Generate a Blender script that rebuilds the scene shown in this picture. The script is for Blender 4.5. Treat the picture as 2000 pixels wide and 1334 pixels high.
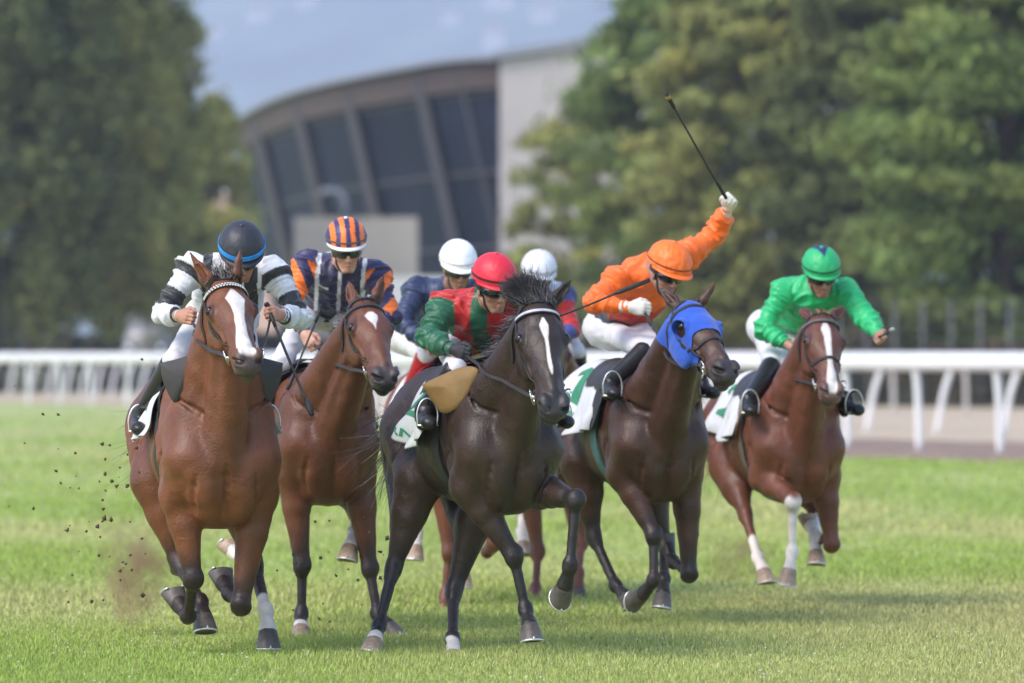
import bpy, math, random
import numpy as np
from mathutils import Vector, Matrix, noise as mnoise

for o in list(bpy.data.objects):
    bpy.data.objects.remove(o, do_unlink=True)
SC = bpy.context.scene
COL = SC.collection
R = math.radians
rng = np.random.default_rng(7)
random.seed(7)

# ------------------------------------------------------------------ camera
F = 11111.0      # focal length in pixels of the 2000 px wide photograph (200 mm lens)
HC = 1.57        # lens height above the turf
HY = 690.0       # row of the horizon
cam_d = bpy.data.cameras.new("camera")
cam = bpy.data.objects.new("camera", cam_d)
COL.objects.link(cam)
cam.location = (0, 0, HC)
cam.rotation_euler = (R(90), 0, 0)
cam_d.lens = 200.0
cam_d.sensor_width = 36.0
cam_d.shift_y = (HY - 667.0) / 2000.0
cam_d.clip_start = 0.5
cam_d.clip_end = 20000
cam_d.dof.use_dof = True
cam_d.dof.focus_distance = 29.2
cam_d.dof.aperture_fstop = 2.6
SC.camera = cam

# ------------------------------------------------------------------ light
SUN_EL, SUN_AZ = R(48), R(-128)      # azimuth measured from +Y (away from the lens) towards +X
w = bpy.data.worlds.new("World")
SC.world = w
w.use_nodes = True
nt = w.node_tree
bg = nt.nodes["Background"]
sky = nt.nodes.new("ShaderNodeTexSky")
sky.sky_type = 'NISHITA'
sky.sun_disc = False
sky.sun_elevation = SUN_EL
sky.sun_rotation = SUN_AZ
sky.air_density = 1.0
sky.dust_density = 1.0
sky.ozone_density = 1.0
nt.links.new(sky.outputs[0], bg.inputs[0])
bg.inputs[1].default_value = 0.15
sd = bpy.data.lights.new("sun", 'SUN')
sun = bpy.data.objects.new("sun", sd)
COL.objects.link(sun)
sun_dir = Vector((math.sin(SUN_AZ) * math.cos(SUN_EL), math.cos(SUN_AZ) * math.cos(SUN_EL), math.sin(SUN_EL)))
sun.rotation_euler = sun_dir.to_track_quat('Z', 'Y').to_euler()
sd.energy = 1.35
sd.angle = R(28)
sd.color = (1.0, 0.93, 0.84)
SC.view_settings.view_transform = 'Standard'
SC.view_settings.look = 'None'
SC.view_settings.exposure = 1.2
SC.view_settings.gamma = 1.0
SC.cycles.use_denoising = True
SC.cycles.max_bounces = 6
SC.cycles.transparent_max_bounces = 12
SC.cycles.volume_bounces = 1
SC.cycles.sample_clamp_indirect = 4.0

# ------------------------------------------------------------------ helpers
def V(*a):
    return np.array(a, dtype=float)
def nrm(v):
    v = np.asarray(v, dtype=float)
    return v / (np.linalg.norm(v) + 1e-12)
def P(px, py, Y):
    """the point at depth Y that lies on the sight line of a photograph pixel"""
    return V((px - 1000) * Y / F, Y, HC - (py - HY) * Y / F)
def reach(parent, px, py, L, near=True):
    """joint on a sight line at bone length L from its parent joint"""
    r = V((px - 1000) / F, 1, -(py - HY) / F)
    q = V(0, 0, HC) - parent
    a, b, c = r @ r, 2 * (r @ q), q @ q - L * L
    D = b * b - 4 * a * c
    s = 0 if D < 0 else math.sqrt(D)
    Y = (-b + (-s if near else s)) / (2 * a)
    return V(0, 0, HC) + r * Y
def px_of(p):
    return (1000 + p[0] * F / p[1], HY - (p[2] - HC) * F / p[1])

def tag(o, label=None, cat=None, group=None, kind=None):
    if label: o["label"] = label
    if cat: o["category"] = cat
    if group: o["group"] = group
    if kind: o["kind"] = kind
    return o

def mesh_obj(name, verts, faces, mat, parent=None, smooth=True, cols=None, origin=None, mats=None, fmat=None):
    """links one mesh object built in world coordinates, origin at `origin` (or the parent's)"""
    verts = np.asarray(verts, dtype=np.float64).reshape(-1, 3)
    if parent is not None:
        org = np.array(parent["_org"])
    elif origin is not None:
        org = np.array(origin, dtype=float)
    else:
        org = V(0, 0, 0)
    me = bpy.data.meshes.new(name)
    if isinstance(faces, np.ndarray):
        n = faces.shape[1]
        me.vertices.add(len(verts))
        me.vertices.foreach_set("co", (verts - org).ravel())
        me.loops.add(faces.size)
        me.loops.foreach_set("vertex_index", faces.ravel().astype(np.int32))
        me.polygons.add(len(faces))
        me.polygons.foreach_set("loop_start", np.arange(0, faces.size, n, dtype=np.int32))
        me.polygons.foreach_set("loop_total", np.full(len(faces), n, dtype=np.int32))
        me.update(calc_edges=True)
    else:
        me.from_pydata([tuple(v) for v in (verts - org)], [], [tuple(int(i) for i in f) for f in faces])
        me.update()
    if smooth:
        me.polygons.foreach_set("use_smooth", np.ones(len(me.polygons), dtype=bool))
    if cols is not None:
        at = me.color_attributes.new("Col", 'FLOAT_COLOR', 'POINT')
        c = np.ones((len(verts), 4)); c[:, :3] = cols
        at.data.foreach_set("color", c.ravel())
    for m in (mats or [mat]):
        me.materials.append(m)
    if fmat is not None:
        me.polygons.foreach_set("material_index", np.asarray(fmat, dtype=np.int32))
    o = bpy.data.objects.new(name, me)
    COL.objects.link(o)
    if parent is not None:
        o.parent = parent
    else:
        o.location = org
    o["_org"] = [float(x) for x in org]
    return o
def empty(name, loc):
    o = bpy.data.objects.new(name, None)
    COL.objects.link(o)
    o.location = loc
    o["_org"] = [float(x) for x in loc]
    return o

class MB:
    """collects simple shapes for one mesh"""
    def __init__(s): s.v = []; s.f = []; s.c = []
    def add(s, v, f, c=None):
        n = len(s.v)
        s.v += [tuple(x) for x in v]
        s.f += [tuple(i + n for i in q) for q in f]
        s.c += [c or (1, 1, 1)] * len(v)
    def box(s, c, sz, ax=None, col=None):
        ax = np.eye(3) if ax is None else np.asarray(ax)
        h = np.array(sz) / 2
        v = [np.array(c) + ax.T @ (h * np.array(k)) for k in
             [(-1,-1,-1),(1,-1,-1),(1,1,-1),(-1,1,-1),(-1,-1,1),(1,-1,1),(1,1,1),(-1,1,1)]]
        s.add(v, [(0,3,2,1),(4,5,6,7),(0,1,5,4),(1,2,6,5),(2,3,7,6),(3,0,4,7)], col)
    def tube(s, pts, rad, n=8, col=None, caps=True, flat=1.0, up=None):
        pts = [np.asarray(p, float) for p in pts]
        if not hasattr(rad, '__len__'): rad = [rad] * len(pts)
        v = []; f = []; prev = None
        for i, p in enumerate(pts):
            t = nrm(pts[min(i + 1, len(pts) - 1)] - pts[max(i - 1, 0)])
            if prev is None:
                a = np.asarray(up, float) if up is not None else (V(0, 0, 1) if abs(t[2]) < .9 else V(1, 0, 0))
            else: a = prev
            x = nrm(a - t * (a @ t)); prev = x
            y = np.cross(t, x)
            for k in range(n):
                q = 2 * math.pi * k / n
                v.append(p + rad[i] * (x * math.cos(q) * flat + y * math.sin(q)))
        m = len(pts)
        for i in range(m - 1):
            for k in range(n):
                k2 = (k + 1) % n
                f.append((i*n+k, i*n+k2, (i+1)*n+k2, (i+1)*n+k))
        if caps:
            f.append(tuple(range(n))[::-1]); f.append(tuple((m-1)*n + k for k in range(n)))
        s.add(v, f, col)
    def strap(s, pts, nors, w, t, col=None):
        """flat band: width w lies across the surface normal"""
        pts = [np.asarray(p, float) for p in pts]
        v = []; f = []
        for i, p in enumerate(pts):
            tg = nrm(pts[min(i + 1, len(pts) - 1)] - pts[max(i - 1, 0)])
            nn = nrm(nors[i] - tg * (nors[i] @ tg)); b = np.cross(tg, nn)
            ww = w[i] if hasattr(w, '__len__') else w
            for a, c in ((-1,-1),(1,-1),(1,1),(-1,1)):
                v.append(p + b * a * ww / 2 + nn * c * t / 2)
        for i in range(len(pts) - 1):
            for k in range(4):
                k2 = (k + 1) % 4
                f.append((i*4+k, i*4+k2, (i+1)*4+k2, (i+1)*4+k))
        f.append((3,2,1,0)); m = (len(pts)-1)*4; f.append((m, m+1, m+2, m+3))
        s.add(v, f, col)
    def ring(s, c, nrml, r, t, n=20, col=None, arc=1.0, sx=1.0, up=None):
        nrml = nrm(nrml); a = V(0,0,1) if up is None else up
        x = nrm(a - nrml * (a @ nrml)); y = np.cross(nrml, x)
        m = n + 1
        pts = [np.asarray(c) + r * (x * math.cos(2*math.pi*arc*k/n) + y * sx * math.sin(2*math.pi*arc*k/n)) for k in range(m)]
        s.tube(pts, t, 6, col)
    def build(s, name, mat, parent=None, smooth=True, **k):
        return mesh_obj(name, s.v, s.f, mat, parent, smooth, cols=np.array(s.c) if s.c else None, **k)

def bez(a, b, c, n=10):
    a, b, c = (np.asarray(q, float) for q in (a, b, c))
    return [a*(1-t)**2 + 2*b*t*(1-t) + c*t*t for t in np.linspace(0, 1, n)]
def smooth_path(pts, n=6):
    pts = [np.asarray(p, float) for p in pts]
    q = [2*pts[0]-pts[1]] + pts + [2*pts[-1]-pts[-2]]
    out = []
    for i in range(1, len(q) - 2):
        for t in np.linspace(0, 1, n, endpoint=False):
            out.append(0.5*((2*q[i]) + (q[i+1]-q[i-1])*t + (2*q[i-1]-5*q[i]+4*q[i+1]-q[i+2])*t*t + (-q[i-1]+3*q[i]-3*q[i+1]+q[i+2])*t**3))
    out.append(pts[-1])
    return out
def sstep(a, b, x):
    t = np.clip((x - a) / (b - a), 0, 1)
    return t * t * (3 - 2 * t)

# value noise on arrays (fast, deterministic)
_NT = np.random.default_rng(3).random((32, 32, 32))
def vn(p, s=1.0, off=0.0):
    q = np.asarray(p) * s + off + 100.0
    i = np.floor(q).astype(int); f = q - i; f = f * f * (3 - 2 * f)
    r = 0
    for dx in (0, 1):
        for dy in (0, 1):
            for dz in (0, 1):
                wt = (f[:, 0] if dx else 1 - f[:, 0]) * (f[:, 1] if dy else 1 - f[:, 1]) * (f[:, 2] if dz else 1 - f[:, 2])
                r = r + wt * _NT[(i[:, 0] + dx) % 32, (i[:, 1] + dy) % 32, (i[:, 2] + dz) % 32]
    return r

# ------------------------------------------------------------------ blended solids
class Field:
    """smooth union of tapered limbs and ellipsoids, meshed by surface nets"""
    def __init__(s): s.p = []
    def cone(s, a, b, ra, rb, k=.03, side=None, sq=1.0, op='u'):
        a = np.asarray(a, float); b = np.asarray(b, float)
        ba = b - a; L2 = max(ba @ ba, 1e-9)
        sd = None if side is None else nrm(side)
        def fn(x, y, z):
            px, py, pz = x - a[0], y - a[1], z - a[2]
            h = np.clip((px*ba[0] + py*ba[1] + pz*ba[2]) / L2, 0, 1)
            qx, qy, qz = px - ba[0]*h, py - ba[1]*h, pz - ba[2]*h
            m = 1.0
            d2 = qx*qx + qy*qy + qz*qz
            if sd is not None:
                e = qx*sd[0] + qy*sd[1] + qz*sd[2]
                d2 = d2 + e*e*(1/(sq*sq) - 1)
                m = min(1.0, sq)
            return (np.sqrt(d2) - (ra + (rb - ra)*h)) * m
        r = max(ra, rb) * max(1, sq)
        s.p.append((fn, np.minimum(a, b) - r, np.maximum(a, b) + r, k, op))
        return s
    def chain(s, pts, rad, k=.02, side=None, sq=1.0):
        for i in range(len(pts) - 1):
            s.cone(pts[i], pts[i+1], rad[i], rad[i+1], k if i else max(k, .01), side, sq)
        return s
    def ell(s, c, ax, r, k=.03, op='u'):
        c = np.asarray(c, float); ax = np.array([nrm(q) for q in ax]); r = np.asarray(r, float)
        def fn(x, y, z):
            px, py, pz = x - c[0], y - c[1], z - c[2]
            u = [(px*ax[i][0] + py*ax[i][1] + pz*ax[i][2]) for i in range(3)]
            k0 = np.sqrt(sum((u[i]/r[i])**2 for i in range(3)))
            k1 = np.sqrt(sum((u[i]/r[i]**2)**2 for i in range(3))) + 1e-6
            return np.where(k0 < 1e-3, -min(r), k0*(k0 - 1)/k1)
        R_ = np.sqrt(((ax * r[:, None])**2).sum(0))
        s.p.append((fn, c - R_, c + R_, k, op))
        return s
    @staticmethod
    def comb(f, d, k, op):
        if op == 's':
            h = np.maximum(k - np.abs(f + d), 0) / k
            return np.maximum(f, -d) + h*h*k*.25
        h = np.maximum(k - np.abs(f - d), 0) / k
        return np.minimum(f, d) - h*h*k*.25
    def at(s, pts):
        pts = np.asarray(pts, float)
        f = np.full(len(pts), 9.0)
        x, y, z = pts[:, 0], pts[:, 1], pts[:, 2]
        for fn, lo, hi, k, op in s.p:
            f = s.comb(f, fn(x, y, z), k, op)
        return f
    def grad(s, pts, e=.004):
        pts = np.asarray(pts, float); g = np.zeros_like(pts)
        for i in range(3):
            d = np.zeros(3); d[i] = e
            g[:, i] = s.at(pts + d) - s.at(pts - d)
        return g / (np.linalg.norm(g, axis=1)[:, None] + 1e-9)
    def snap(s, pts, off=0.0, n=8):
        pts = np.array(pts, float)
        for _ in range(n):
            pts = pts - s.grad(pts) * (s.at(pts) - off)[:, None] * .9
        return pts, s.grad(pts)
    def bounds(s, pad=.03):
        u = [q for q in s.p if q[4] == 'u']
        return np.min([q[1] for q in u], 0) - pad, np.max([q[2] for q in u], 0) + pad
    def mesh(s, h, lo=None, hi=None, off=0.0):
        l0, h0 = s.bounds()
        lo = l0 if lo is None else np.maximum(lo, l0)
        hi = h0 if hi is None else np.minimum(hi, h0)
        n = np.ceil((hi - lo) / h).astype(int) + 1
        f = np.full(n, .5, dtype=np.float32)
        g = [lo[i] + h * np.arange(n[i]) for i in range(3)]
        for fn, a, b, k, op in s.p:
            m = k + 2.5 * h
            i0 = np.clip(np.floor((a - m - lo) / h).astype(int), 0, n)
            i1 = np.clip(np.ceil((b + m - lo) / h).astype(int) + 1, 0, n)
            if (i1 <= i0).any(): continue
            d = fn(g[0][i0[0]:i1[0], None, None], g[1][None, i0[1]:i1[1], None], g[2][None, None, i0[2]:i1[2]])
            sl = tuple(slice(i0[j], i1[j]) for j in range(3))
            f[sl] = s.comb(f[sl], d, k, op)
        return nets(f - np.float32(off), lo, h)

def nets(f, lo, h):
    s = f < 0
    c = [s[i:i+s.shape[0]-1, j:j+s.shape[1]-1, k:k+s.shape[2]-1] for i in (0,1) for j in (0,1) for k in (0,1)]
    al = c[0].copy(); an = c[0].copy()
    for q in c[1:]:
        al &= q; an |= q
    act = an & ~al
    I = np.argwhere(act)
    idx = np.full(act.shape, -1, dtype=np.int64)
    idx[act] = np.arange(len(I))
    pos = np.zeros((len(I), 3)); cnt = np.zeros(len(I))
    cor = [(i, j, k) for i in (0,1) for j in (0,1) for k in (0,1)]
    val = {q: f[I[:,0]+q[0], I[:,1]+q[1], I[:,2]+q[2]].astype(float) for q in cor}
    for a in cor:
        for ax in range(3):
            if a[ax]: continue
            b = list(a); b[ax] = 1; b = tuple(b)
            va, vb = val[a], val[b]
            m = (va < 0) != (vb < 0)
            t = np.where(m, va / np.where(m, va - vb, 1), 0)
            p = np.tile(np.array(a, float), (len(I), 1)); p[:, ax] = t
            pos += p * m[:, None]; cnt += m
    pos = (pos / cnt[:, None] + I) * h + lo
    faces = []
    for ax in range(3):
        sa = [slice(None)]*3; sb = [slice(None)]*3
        sa[ax] = slice(0, -1); sb[ax] = slice(1, None)
        A = s[tuple(sa)]; B = s[tuple(sb)]
        d = A != B
        u, v = [(1,2),(2,0),(0,1)][ax]
        q = np.argwhere(d)
        ok = (q[:, u] > 0) & (q[:, v] > 0) & (q[:, u] < s.shape[u]-1) & (q[:, v] < s.shape[v]-1)
        q = q[ok]
        def cell(du, dv):
            r = q.copy(); r[:, u] += du; r[:, v] += dv
            return idx[r[:,0], r[:,1], r[:,2]]
        qd = np.stack([cell(-1,-1), cell(0,-1), cell(0,0), cell(-1,0)], 1)
        inside = A[q[:,0], q[:,1], q[:,2]]
        qd[~inside] = qd[~inside][:, ::-1]
        faces.append(qd)
    return pos, np.concatenate(faces)

def two_res(fd, h, boxes):
    """coarse mesh of a field with finer meshes inside the given boxes, joined"""
    v, q = fd.mesh(h)
    V_, Q_ = [], []
    keep = np.ones(len(q), bool)
    for lo, hi, hh in boxes:
        ins = ((v > lo + h*.8) & (v < hi - h*.8)).all(1)
        keep &= ~ins[q].all(1)
    used = np.zeros(len(v), bool); used[q[keep].ravel()] = True
    mp = np.cumsum(used) - 1
    V_.append(v[used]); Q_.append(mp[q[keep]]); n = used.sum()
    for lo, hi, hh in boxes:
        a, b = fd.mesh(hh, np.array(lo), np.array(hi))
        V_.append(a); Q_.append(b + n); n += len(a)
    return np.concatenate(V_), np.concatenate(Q_)

# ------------------------------------------------------------------ materials
def new_mat(name):
    m = bpy.data.materials.new(name); m.use_nodes = True
    n = m.node_tree.nodes; b = n["Principled BSDF"]
    return m, m.node_tree, b
def mat(name, col=(.5,.5,.5), rough=.6, attr=False, var=.15, scale=8.0, bump=0.0, bscale=30.0, metal=0.0,
        spec=.5, sheen=0.0, coat=0.0, var2=None, stretch=None, sss=0.0, coord='Object', rvar=0.0):
    m, t, b = new_mat(name)
    N, L = t.nodes, t.links
    tc = N.new("ShaderNodeTexCoord")
    src = tc.outputs[coord]
    if stretch:
        mp = N.new("ShaderNodeMapping"); mp.inputs['Scale'].default_value = stretch
        L.new(src, mp.inputs[0]); src = mp.outputs[0]
    nz = N.new("ShaderNodeTexNoise"); nz.inputs['Scale'].default_value = scale; nz.inputs['Detail'].default_value = 5
    L.new(src, nz.inputs['Vector'])
    mx = N.new("ShaderNodeMix"); mx.data_type = 'RGBA'; mx.blend_type = 'MULTIPLY'; mx.inputs[0].default_value = 1
    rp = N.new("ShaderNodeValToRGB")
    rp.color_ramp.elements[0].position = .3; rp.color_ramp.elements[1].position = .7
    a, c = 1 - var, 1 + var
    rp.color_ramp.elements[0].color = (a, a, a, 1); rp.color_ramp.elements[1].color = (c, c, c, 1)
    if var2:
        rp.color_ramp.elements[0].color = (*var2[0], 1); rp.color_ramp.elements[1].color = (*var2[1], 1)
    L.new(nz.outputs[0], rp.inputs[0])
    if attr:
        at = N.new("ShaderNodeAttribute"); at.attribute_name = "Col"
        L.new(at.outputs['Color'], mx.inputs[6])
    else:
        mx.inputs[6].default_value = (*col, 1)
    L.new(rp.outputs[0], mx.inputs[7])
    L.new(mx.outputs[2], b.inputs['Base Color'])
    b.inputs['Roughness'].default_value = rough
    if rvar:
        mr = N.new("ShaderNodeMapRange"); mr.inputs[3].default_value = rough - rvar; mr.inputs[4].default_value = rough + rvar
        L.new(nz.outputs[0], mr.inputs[0]); L.new(mr.outputs[0], b.inputs['Roughness'])
    b.inputs['Metallic'].default_value = metal
    b.inputs['Specular IOR Level'].default_value = spec
    b.inputs['Sheen Weight'].default_value = sheen
    b.inputs['Coat Weight'].default_value = coat; b.inputs['Coat Roughness'].default_value = .32 if 0 < coat < .5 else .03
    if sss:
        b.inputs['Subsurface Weight'].default_value = sss; b.inputs['Subsurface Radius'].default_value = (.02, .008, .004)
    if bump:
        n2 = N.new("ShaderNodeTexNoise"); n2.inputs['Scale'].default_value = bscale; n2.inputs['Detail'].default_value = 4
        L.new(src, n2.inputs['Vector'])
        bp = N.new("ShaderNodeBump"); bp.inputs['Strength'].default_value = 1.0; bp.inputs['Distance'].default_value = bump
        L.new(n2.outputs[0], bp.inputs['Height']); L.new(bp.outputs[0], b.inputs['Normal'])
    return m

M = {}
M['coat'] = mat("horse_coat", attr=True, rough=.48, var=.20, scale=9, spec=.34, bump=.004, bscale=95, rvar=.20, coat=.12)
M['hoof'] = mat("hoof_horn", attr=True, rough=.5, var=.25, scale=40, bump=.001, bscale=120)
M['steel'] = mat("worn_steel", (.62,.61,.58), .28, metal=1.0, var=.1)
M['alu'] = mat("horseshoe_aluminium", (.7,.7,.7), .4, metal=.8, var=.15, scale=30)
M['eye'] = mat("dark_eye", (.010,.006,.005), .12, var=.0, spec=.35)
M['leather'] = mat("black_leather", (.012,.010,.010), .5, var=.35, scale=25, bump=.001, bscale=150)
M['leather_attr'] = mat("tack_leather", attr=True, spec=.3, rough=.5, var=.2, scale=25, bump=.001, bscale=150)
M['hair'] = mat("horse_hair", attr=True, rough=.45, var=.3, scale=30, spec=.6)
M['cloth'] = mat("saddle_cloth_cotton", attr=True, rough=.85, var=.05, scale=12, bump=.003, bscale=14, sheen=.2)
M['letter'] = mat("green_print", (.03,.2,.11), .8, var=.1)
M['silk'] = mat("racing_silk", attr=True, rough=.46, var=.07, scale=9, bump=.009, bscale=22, sheen=.12, spec=.45)
M['skin'] = mat("skin", attr=True, rough=.5, var=.08, scale=30, sss=.12, bump=.0008, bscale=160)
M['breeches'] = mat("white_breeches", attr=True, rough=.6, var=.05, scale=10, bump=.003, bscale=22, sheen=.2)
M['boot'] = mat("riding_boot_leather", attr=True, rough=.36, spec=.35, var=.2, scale=20, bump=.0015, bscale=40)
M['helmet'] = mat("skull_cap_silk", attr=True, rough=.5, var=.08, scale=14, bump=.004, bscale=22, sheen=.05)
M['lens'] = mat("goggle_lens", (.012,.012,.014), .08, var=0, coat=.8)
M['rubber'] = mat("black_rubber", (.02,.02,.02), .6, var=.2)
M['glove'] = mat("riding_glove", attr=True, rough=.65, var=.1, scale=30, bump=.001, bscale=60)
M['suede'] = mat("saddle_flap_leather", attr=True, rough=.7, var=.12, scale=18, bump=.001, bscale=90)
# ------------------------------------------------------------------ ground
def gY(y): return F*HC/(y - HY)          # distance of a turf point seen on picture row y
def G(px, y, z=0.0):
    Y = gY(y); return V((px - 1000)*Y/F, Y, z)

def turf_mat():
    m, t, b = new_mat("turf"); N, L = t.nodes, t.links
    tc = N.new("ShaderNodeTexCoord")
    def nz(sc, det, mp=None):
        n = N.new("ShaderNodeTexNoise"); n.inputs['Scale'].default_value = sc; n.inputs['Detail'].default_value = det
        if mp:
            q = N.new("ShaderNodeMapping"); q.inputs['Scale'].default_value = mp; L.new(tc.outputs['Object'], q.inputs[0]); L.new(q.outputs[0], n.inputs['Vector'])
        else: L.new(tc.outputs['Object'], n.inputs['Vector'])
        return n
    a = nz(.35, 5, (1, .35, 1)); c = nz(6, 6)
    r = N.new("ShaderNodeValToRGB"); e = r.color_ramp.elements
    e[0].position = .34; e[0].color = (.27, .345, .090, 1)
    e[1].position = .70; e[1].color = (.44, .43, .19, 1)
    k = r.color_ramp.elements.new(.5); k.color = (.34, .39, .12, 1)
    L.new(a.outputs[0], r.inputs[0])
    mx = N.new("ShaderNodeMix"); mx.data_type = 'RGBA'; mx.blend_type = 'MULTIPLY'; mx.inputs[0].default_value = 1
    r2 = N.new("ShaderNodeValToRGB"); r2.color_ramp.elements[0].position = .3; r2.color_ramp.elements[0].color = (.75,.75,.75,1)
    r2.color_ramp.elements[1].position = .7; r2.color_ramp.elements[1].color = (1.25,1.25,1.25,1)
    L.new(c.outputs[0], r2.inputs[0]); L.new(r.outputs[0], mx.inputs[6]); L.new(r2.outputs[0], mx.inputs[7])
    L.new(mx.outputs[2], b.inputs['Base Color']); b.inputs['Roughness'].default_value = .9
    bp = N.new("ShaderNodeBump"); bp.inputs['Distance'].default_value = .03; L.new(c.outputs[0], bp.inputs['Height']); L.new(bp.outputs[0], b.inputs['Normal'])
    return m
M['turf'] = turf_mat()
def sheet(name, near, far, z, m, n=60):
    """ground strip between two picture-row curves given as (px, row) lists"""
    v = []; f = []
    xs = np.linspace(min(near[0][0], near[-1][0]), max(near[0][0], near[-1][0]), n+1)
    na = np.interp(xs, [q[0] for q in near], [q[1] for q in near]); fa = np.interp(xs, [q[0] for q in far], [q[1] for q in far])
    for x, a, b in zip(xs, na, fa):
        a += 1.2*math.sin(x*.05) + .8*math.sin(x*.021)
        v += [G(x, a, z), G(x, b, z)]
    for i in range(n): f.append((2*i, 2*i+2, 2*i+3, 2*i+1))
    o = mesh_obj(name, v, f, m, smooth=False); o["kind"] = "structure"; return o
g_ = mesh_obj("ground", [(-700, 5, 0), (700, 5, 0), (2600, 5700, 0), (-2600, 5700, 0)], [(0,1,2,3)], M['turf'], smooth=False); g_["kind"] = "structure"
M['sand'] = mat("pale_track_sand", (.46,.36,.25), .95, var=.12, scale=1.2, bump=.01, bscale=12)
M['verge'] = mat("dry_soil_verge", (.25,.17,.13), .95, scale=1.6, var2=((.62,.60,.62),(1.35,1.3,1.2)), bump=.03, bscale=6)
sheet("dirt_verge", [(900,842),(1100,858),(1600,893),(2150,908),(2600,930)], [(900,840),(1100,842),(1600,850),(2150,862),(2600,880)], .006, M['verge'])
sheet("sand_track", [(-1200,779),(0,786),(300,797),(1000,834),(1600,856),(2150,868),(2600,886)], [(-1200,741),(0,747),(300,752),(1000,768),(1600,793),(2150,799),(2600,806)], .011, M['sand'])
def hill():
    nx, ny = 90, 40; v = []; f = []
    for j in range(ny+1):
        for i in range(nx+1):
            X = -2600 + 5200*i/nx; t = j/ny; Y = 5500 + 5000*t
            h = 1350*t**.85 + 60*math.sin(X*.0024 + 2*t)*t + 45*math.sin(X*.0068 + 5*t)*min(1, t*4)
            v.append((X, Y, h - 2))
    for j in range(ny):
        for i in range(nx):
            a = j*(nx+1)+i; f.append((a, a+1, a+nx+2, a+nx+1))
    o = mesh_obj("hills", v, f, mat("wooded_hillside", (.03,.048,.028), .95, scale=.0045, var2=((.2,.3,.4),(5.0,4.6,4.4)))); o["kind"] = "structure"
hill()
_v = []
for i_ in range(41):
    X_ = -48 + i_*1.1; _v += [(X_, 231, -.02), (X_, 236.5, .82 + .05*math.sin(X_)), (X_, 300, .85)]
_o = mesh_obj("bank", _v, [(3*i_+k_, 3*i_+3+k_, 3*i_+4+k_, 3*i_+1+k_) for i_ in range(40) for k_ in (0, 1)], mat("bank_soil_and_grass", (.085,.085,.045), .95, scale=1.0, var=.4)); _o["kind"] = "structure"
def hill_z(X, Y):
    t = max(0, (Y - 5500)/5000)
    return 1350*t**.85 + 60*math.sin(X*.0024 + 2*t)*t + 45*math.sin(X*.0068 + 5*t)*min(1, t*4) - 2
M['render_w'] = mat("pale_house_render", (.66,.60,.56), .9, var=.06)
M['tiles'] = mat("clay_roof_tiles", (.34,.15,.10), .9, var=.15)
def house(px, py, w_, h_, label, col=None):
    # walk out along the sight line until the hillside is met
    Y = 5520
    while Y < 10000 and HC - (py - HY)*Y/F > hill_z((px-1000)*Y/F, Y): Y += 5
    w_ *= 2.2; h_ *= 1.8; X = (px-1000)*Y/F; z = hill_z(X, Y)
    e = empty("hillside_house", (X, Y, z)); tag(e, label, "house", "houses scattered over the far wooded hill")
    b = MB(); b.box((X, Y, z + h_/2 - 2), (w_, w_*.7, h_ + 4)); b.build("wall", M['render_w'], e, smooth=False)
    b = MB(); a, d, t = w_*.56, w_*.42, z + h_
    b.add([(X-a,Y-d,t),(X+a,Y-d,t),(X+a,Y+d,t),(X-a,Y+d,t),(X-a*.6,Y,t+h_*.4),(X+a*.6,Y,t+h_*.4)], [(0,1,5,4),(1,2,5),(2,3,4,5),(3,0,4),(0,3,2,1)])
    b.build("roof", M['tiles'], e, smooth=False)
    for i in range(3):
        b = MB(); b.box((X - w_*.3 + w_*.3*i, Y - w_*.35 - .05, z + h_*.55), (w_*.1, .1, h_*.25)); b.build("window", M['lens'], e, smooth=False)
for a in [(965, 92, 11, 9, "pale house just above the roofline where glass meets concrete"), (975, 14, 15, 8, "wide pale house on the hill at the top edge, above the glass hall"),
          (505, 40, 13, 7, "pale house high on the hill, leftmost above the glass hall"), (1060, 40, 12, 7, "pale house on the hill closest to the right-hand trees"),
          (880, 48, 9, 6, "small pale house on the hill left of the roofline house"), (600, 14, 11, 6, "small pale house at the very top of the hill, left of centre"),
          (420, 75, 9, 6, "small pale house on the hill beside the left trees")]:
    house(*a)

# ------------------------------------------------------------------ trees
def leaf_mat(name, tr=.35):
    m, t, b = new_mat(name); N, L = t.nodes, t.links
    at = N.new("ShaderNodeAttribute"); at.attribute_name = "Col"
    L.new(at.outputs['Color'], b.inputs['Base Color']); b.inputs['Roughness'].default_value = .65
    b.inputs['Specular IOR Level'].default_value = .3
    tl = N.new("ShaderNodeBsdfTranslucent"); mx = N.new("ShaderNodeMixShader"); mx.inputs[0].default_value = tr
    L.new(at.outputs['Color'], tl.inputs[0]); L.new(b.outputs[0], mx.inputs[1]); L.new(tl.outputs[0], mx.inputs[2])
    L.new(mx.outputs[0], N['Material Output'].inputs[0])
    return m
M['leaf'] = leaf_mat("tree_leaves", .3)
M['bark'] = mat("tree_bark", (.075,.058,.045), .95, var=.3, scale=4, bump=.03, bscale=6)
def leaves(pts, nor, size, cols, rg, squash=.6):
    n = len(pts)
    a = rg.normal(0, 1, (n, 3)); d = nor + a*.75; d /= np.linalg.norm(d, axis=1)[:, None]
    t = np.cross(d, rg.normal(0, 1, (n, 3))); t /= np.linalg.norm(t, axis=1)[:, None]; b = np.cross(d, t)
    s = (size*rg.uniform(.6, 1.4, n))[:, None]
    v = np.stack([pts - t*s, pts + b*s*squash, pts + t*s, pts - b*s*squash], 1).reshape(-1, 3)
    f = np.arange(4*n).reshape(-1, 4)
    return v, f, np.repeat(cols, 4, 0)
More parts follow.
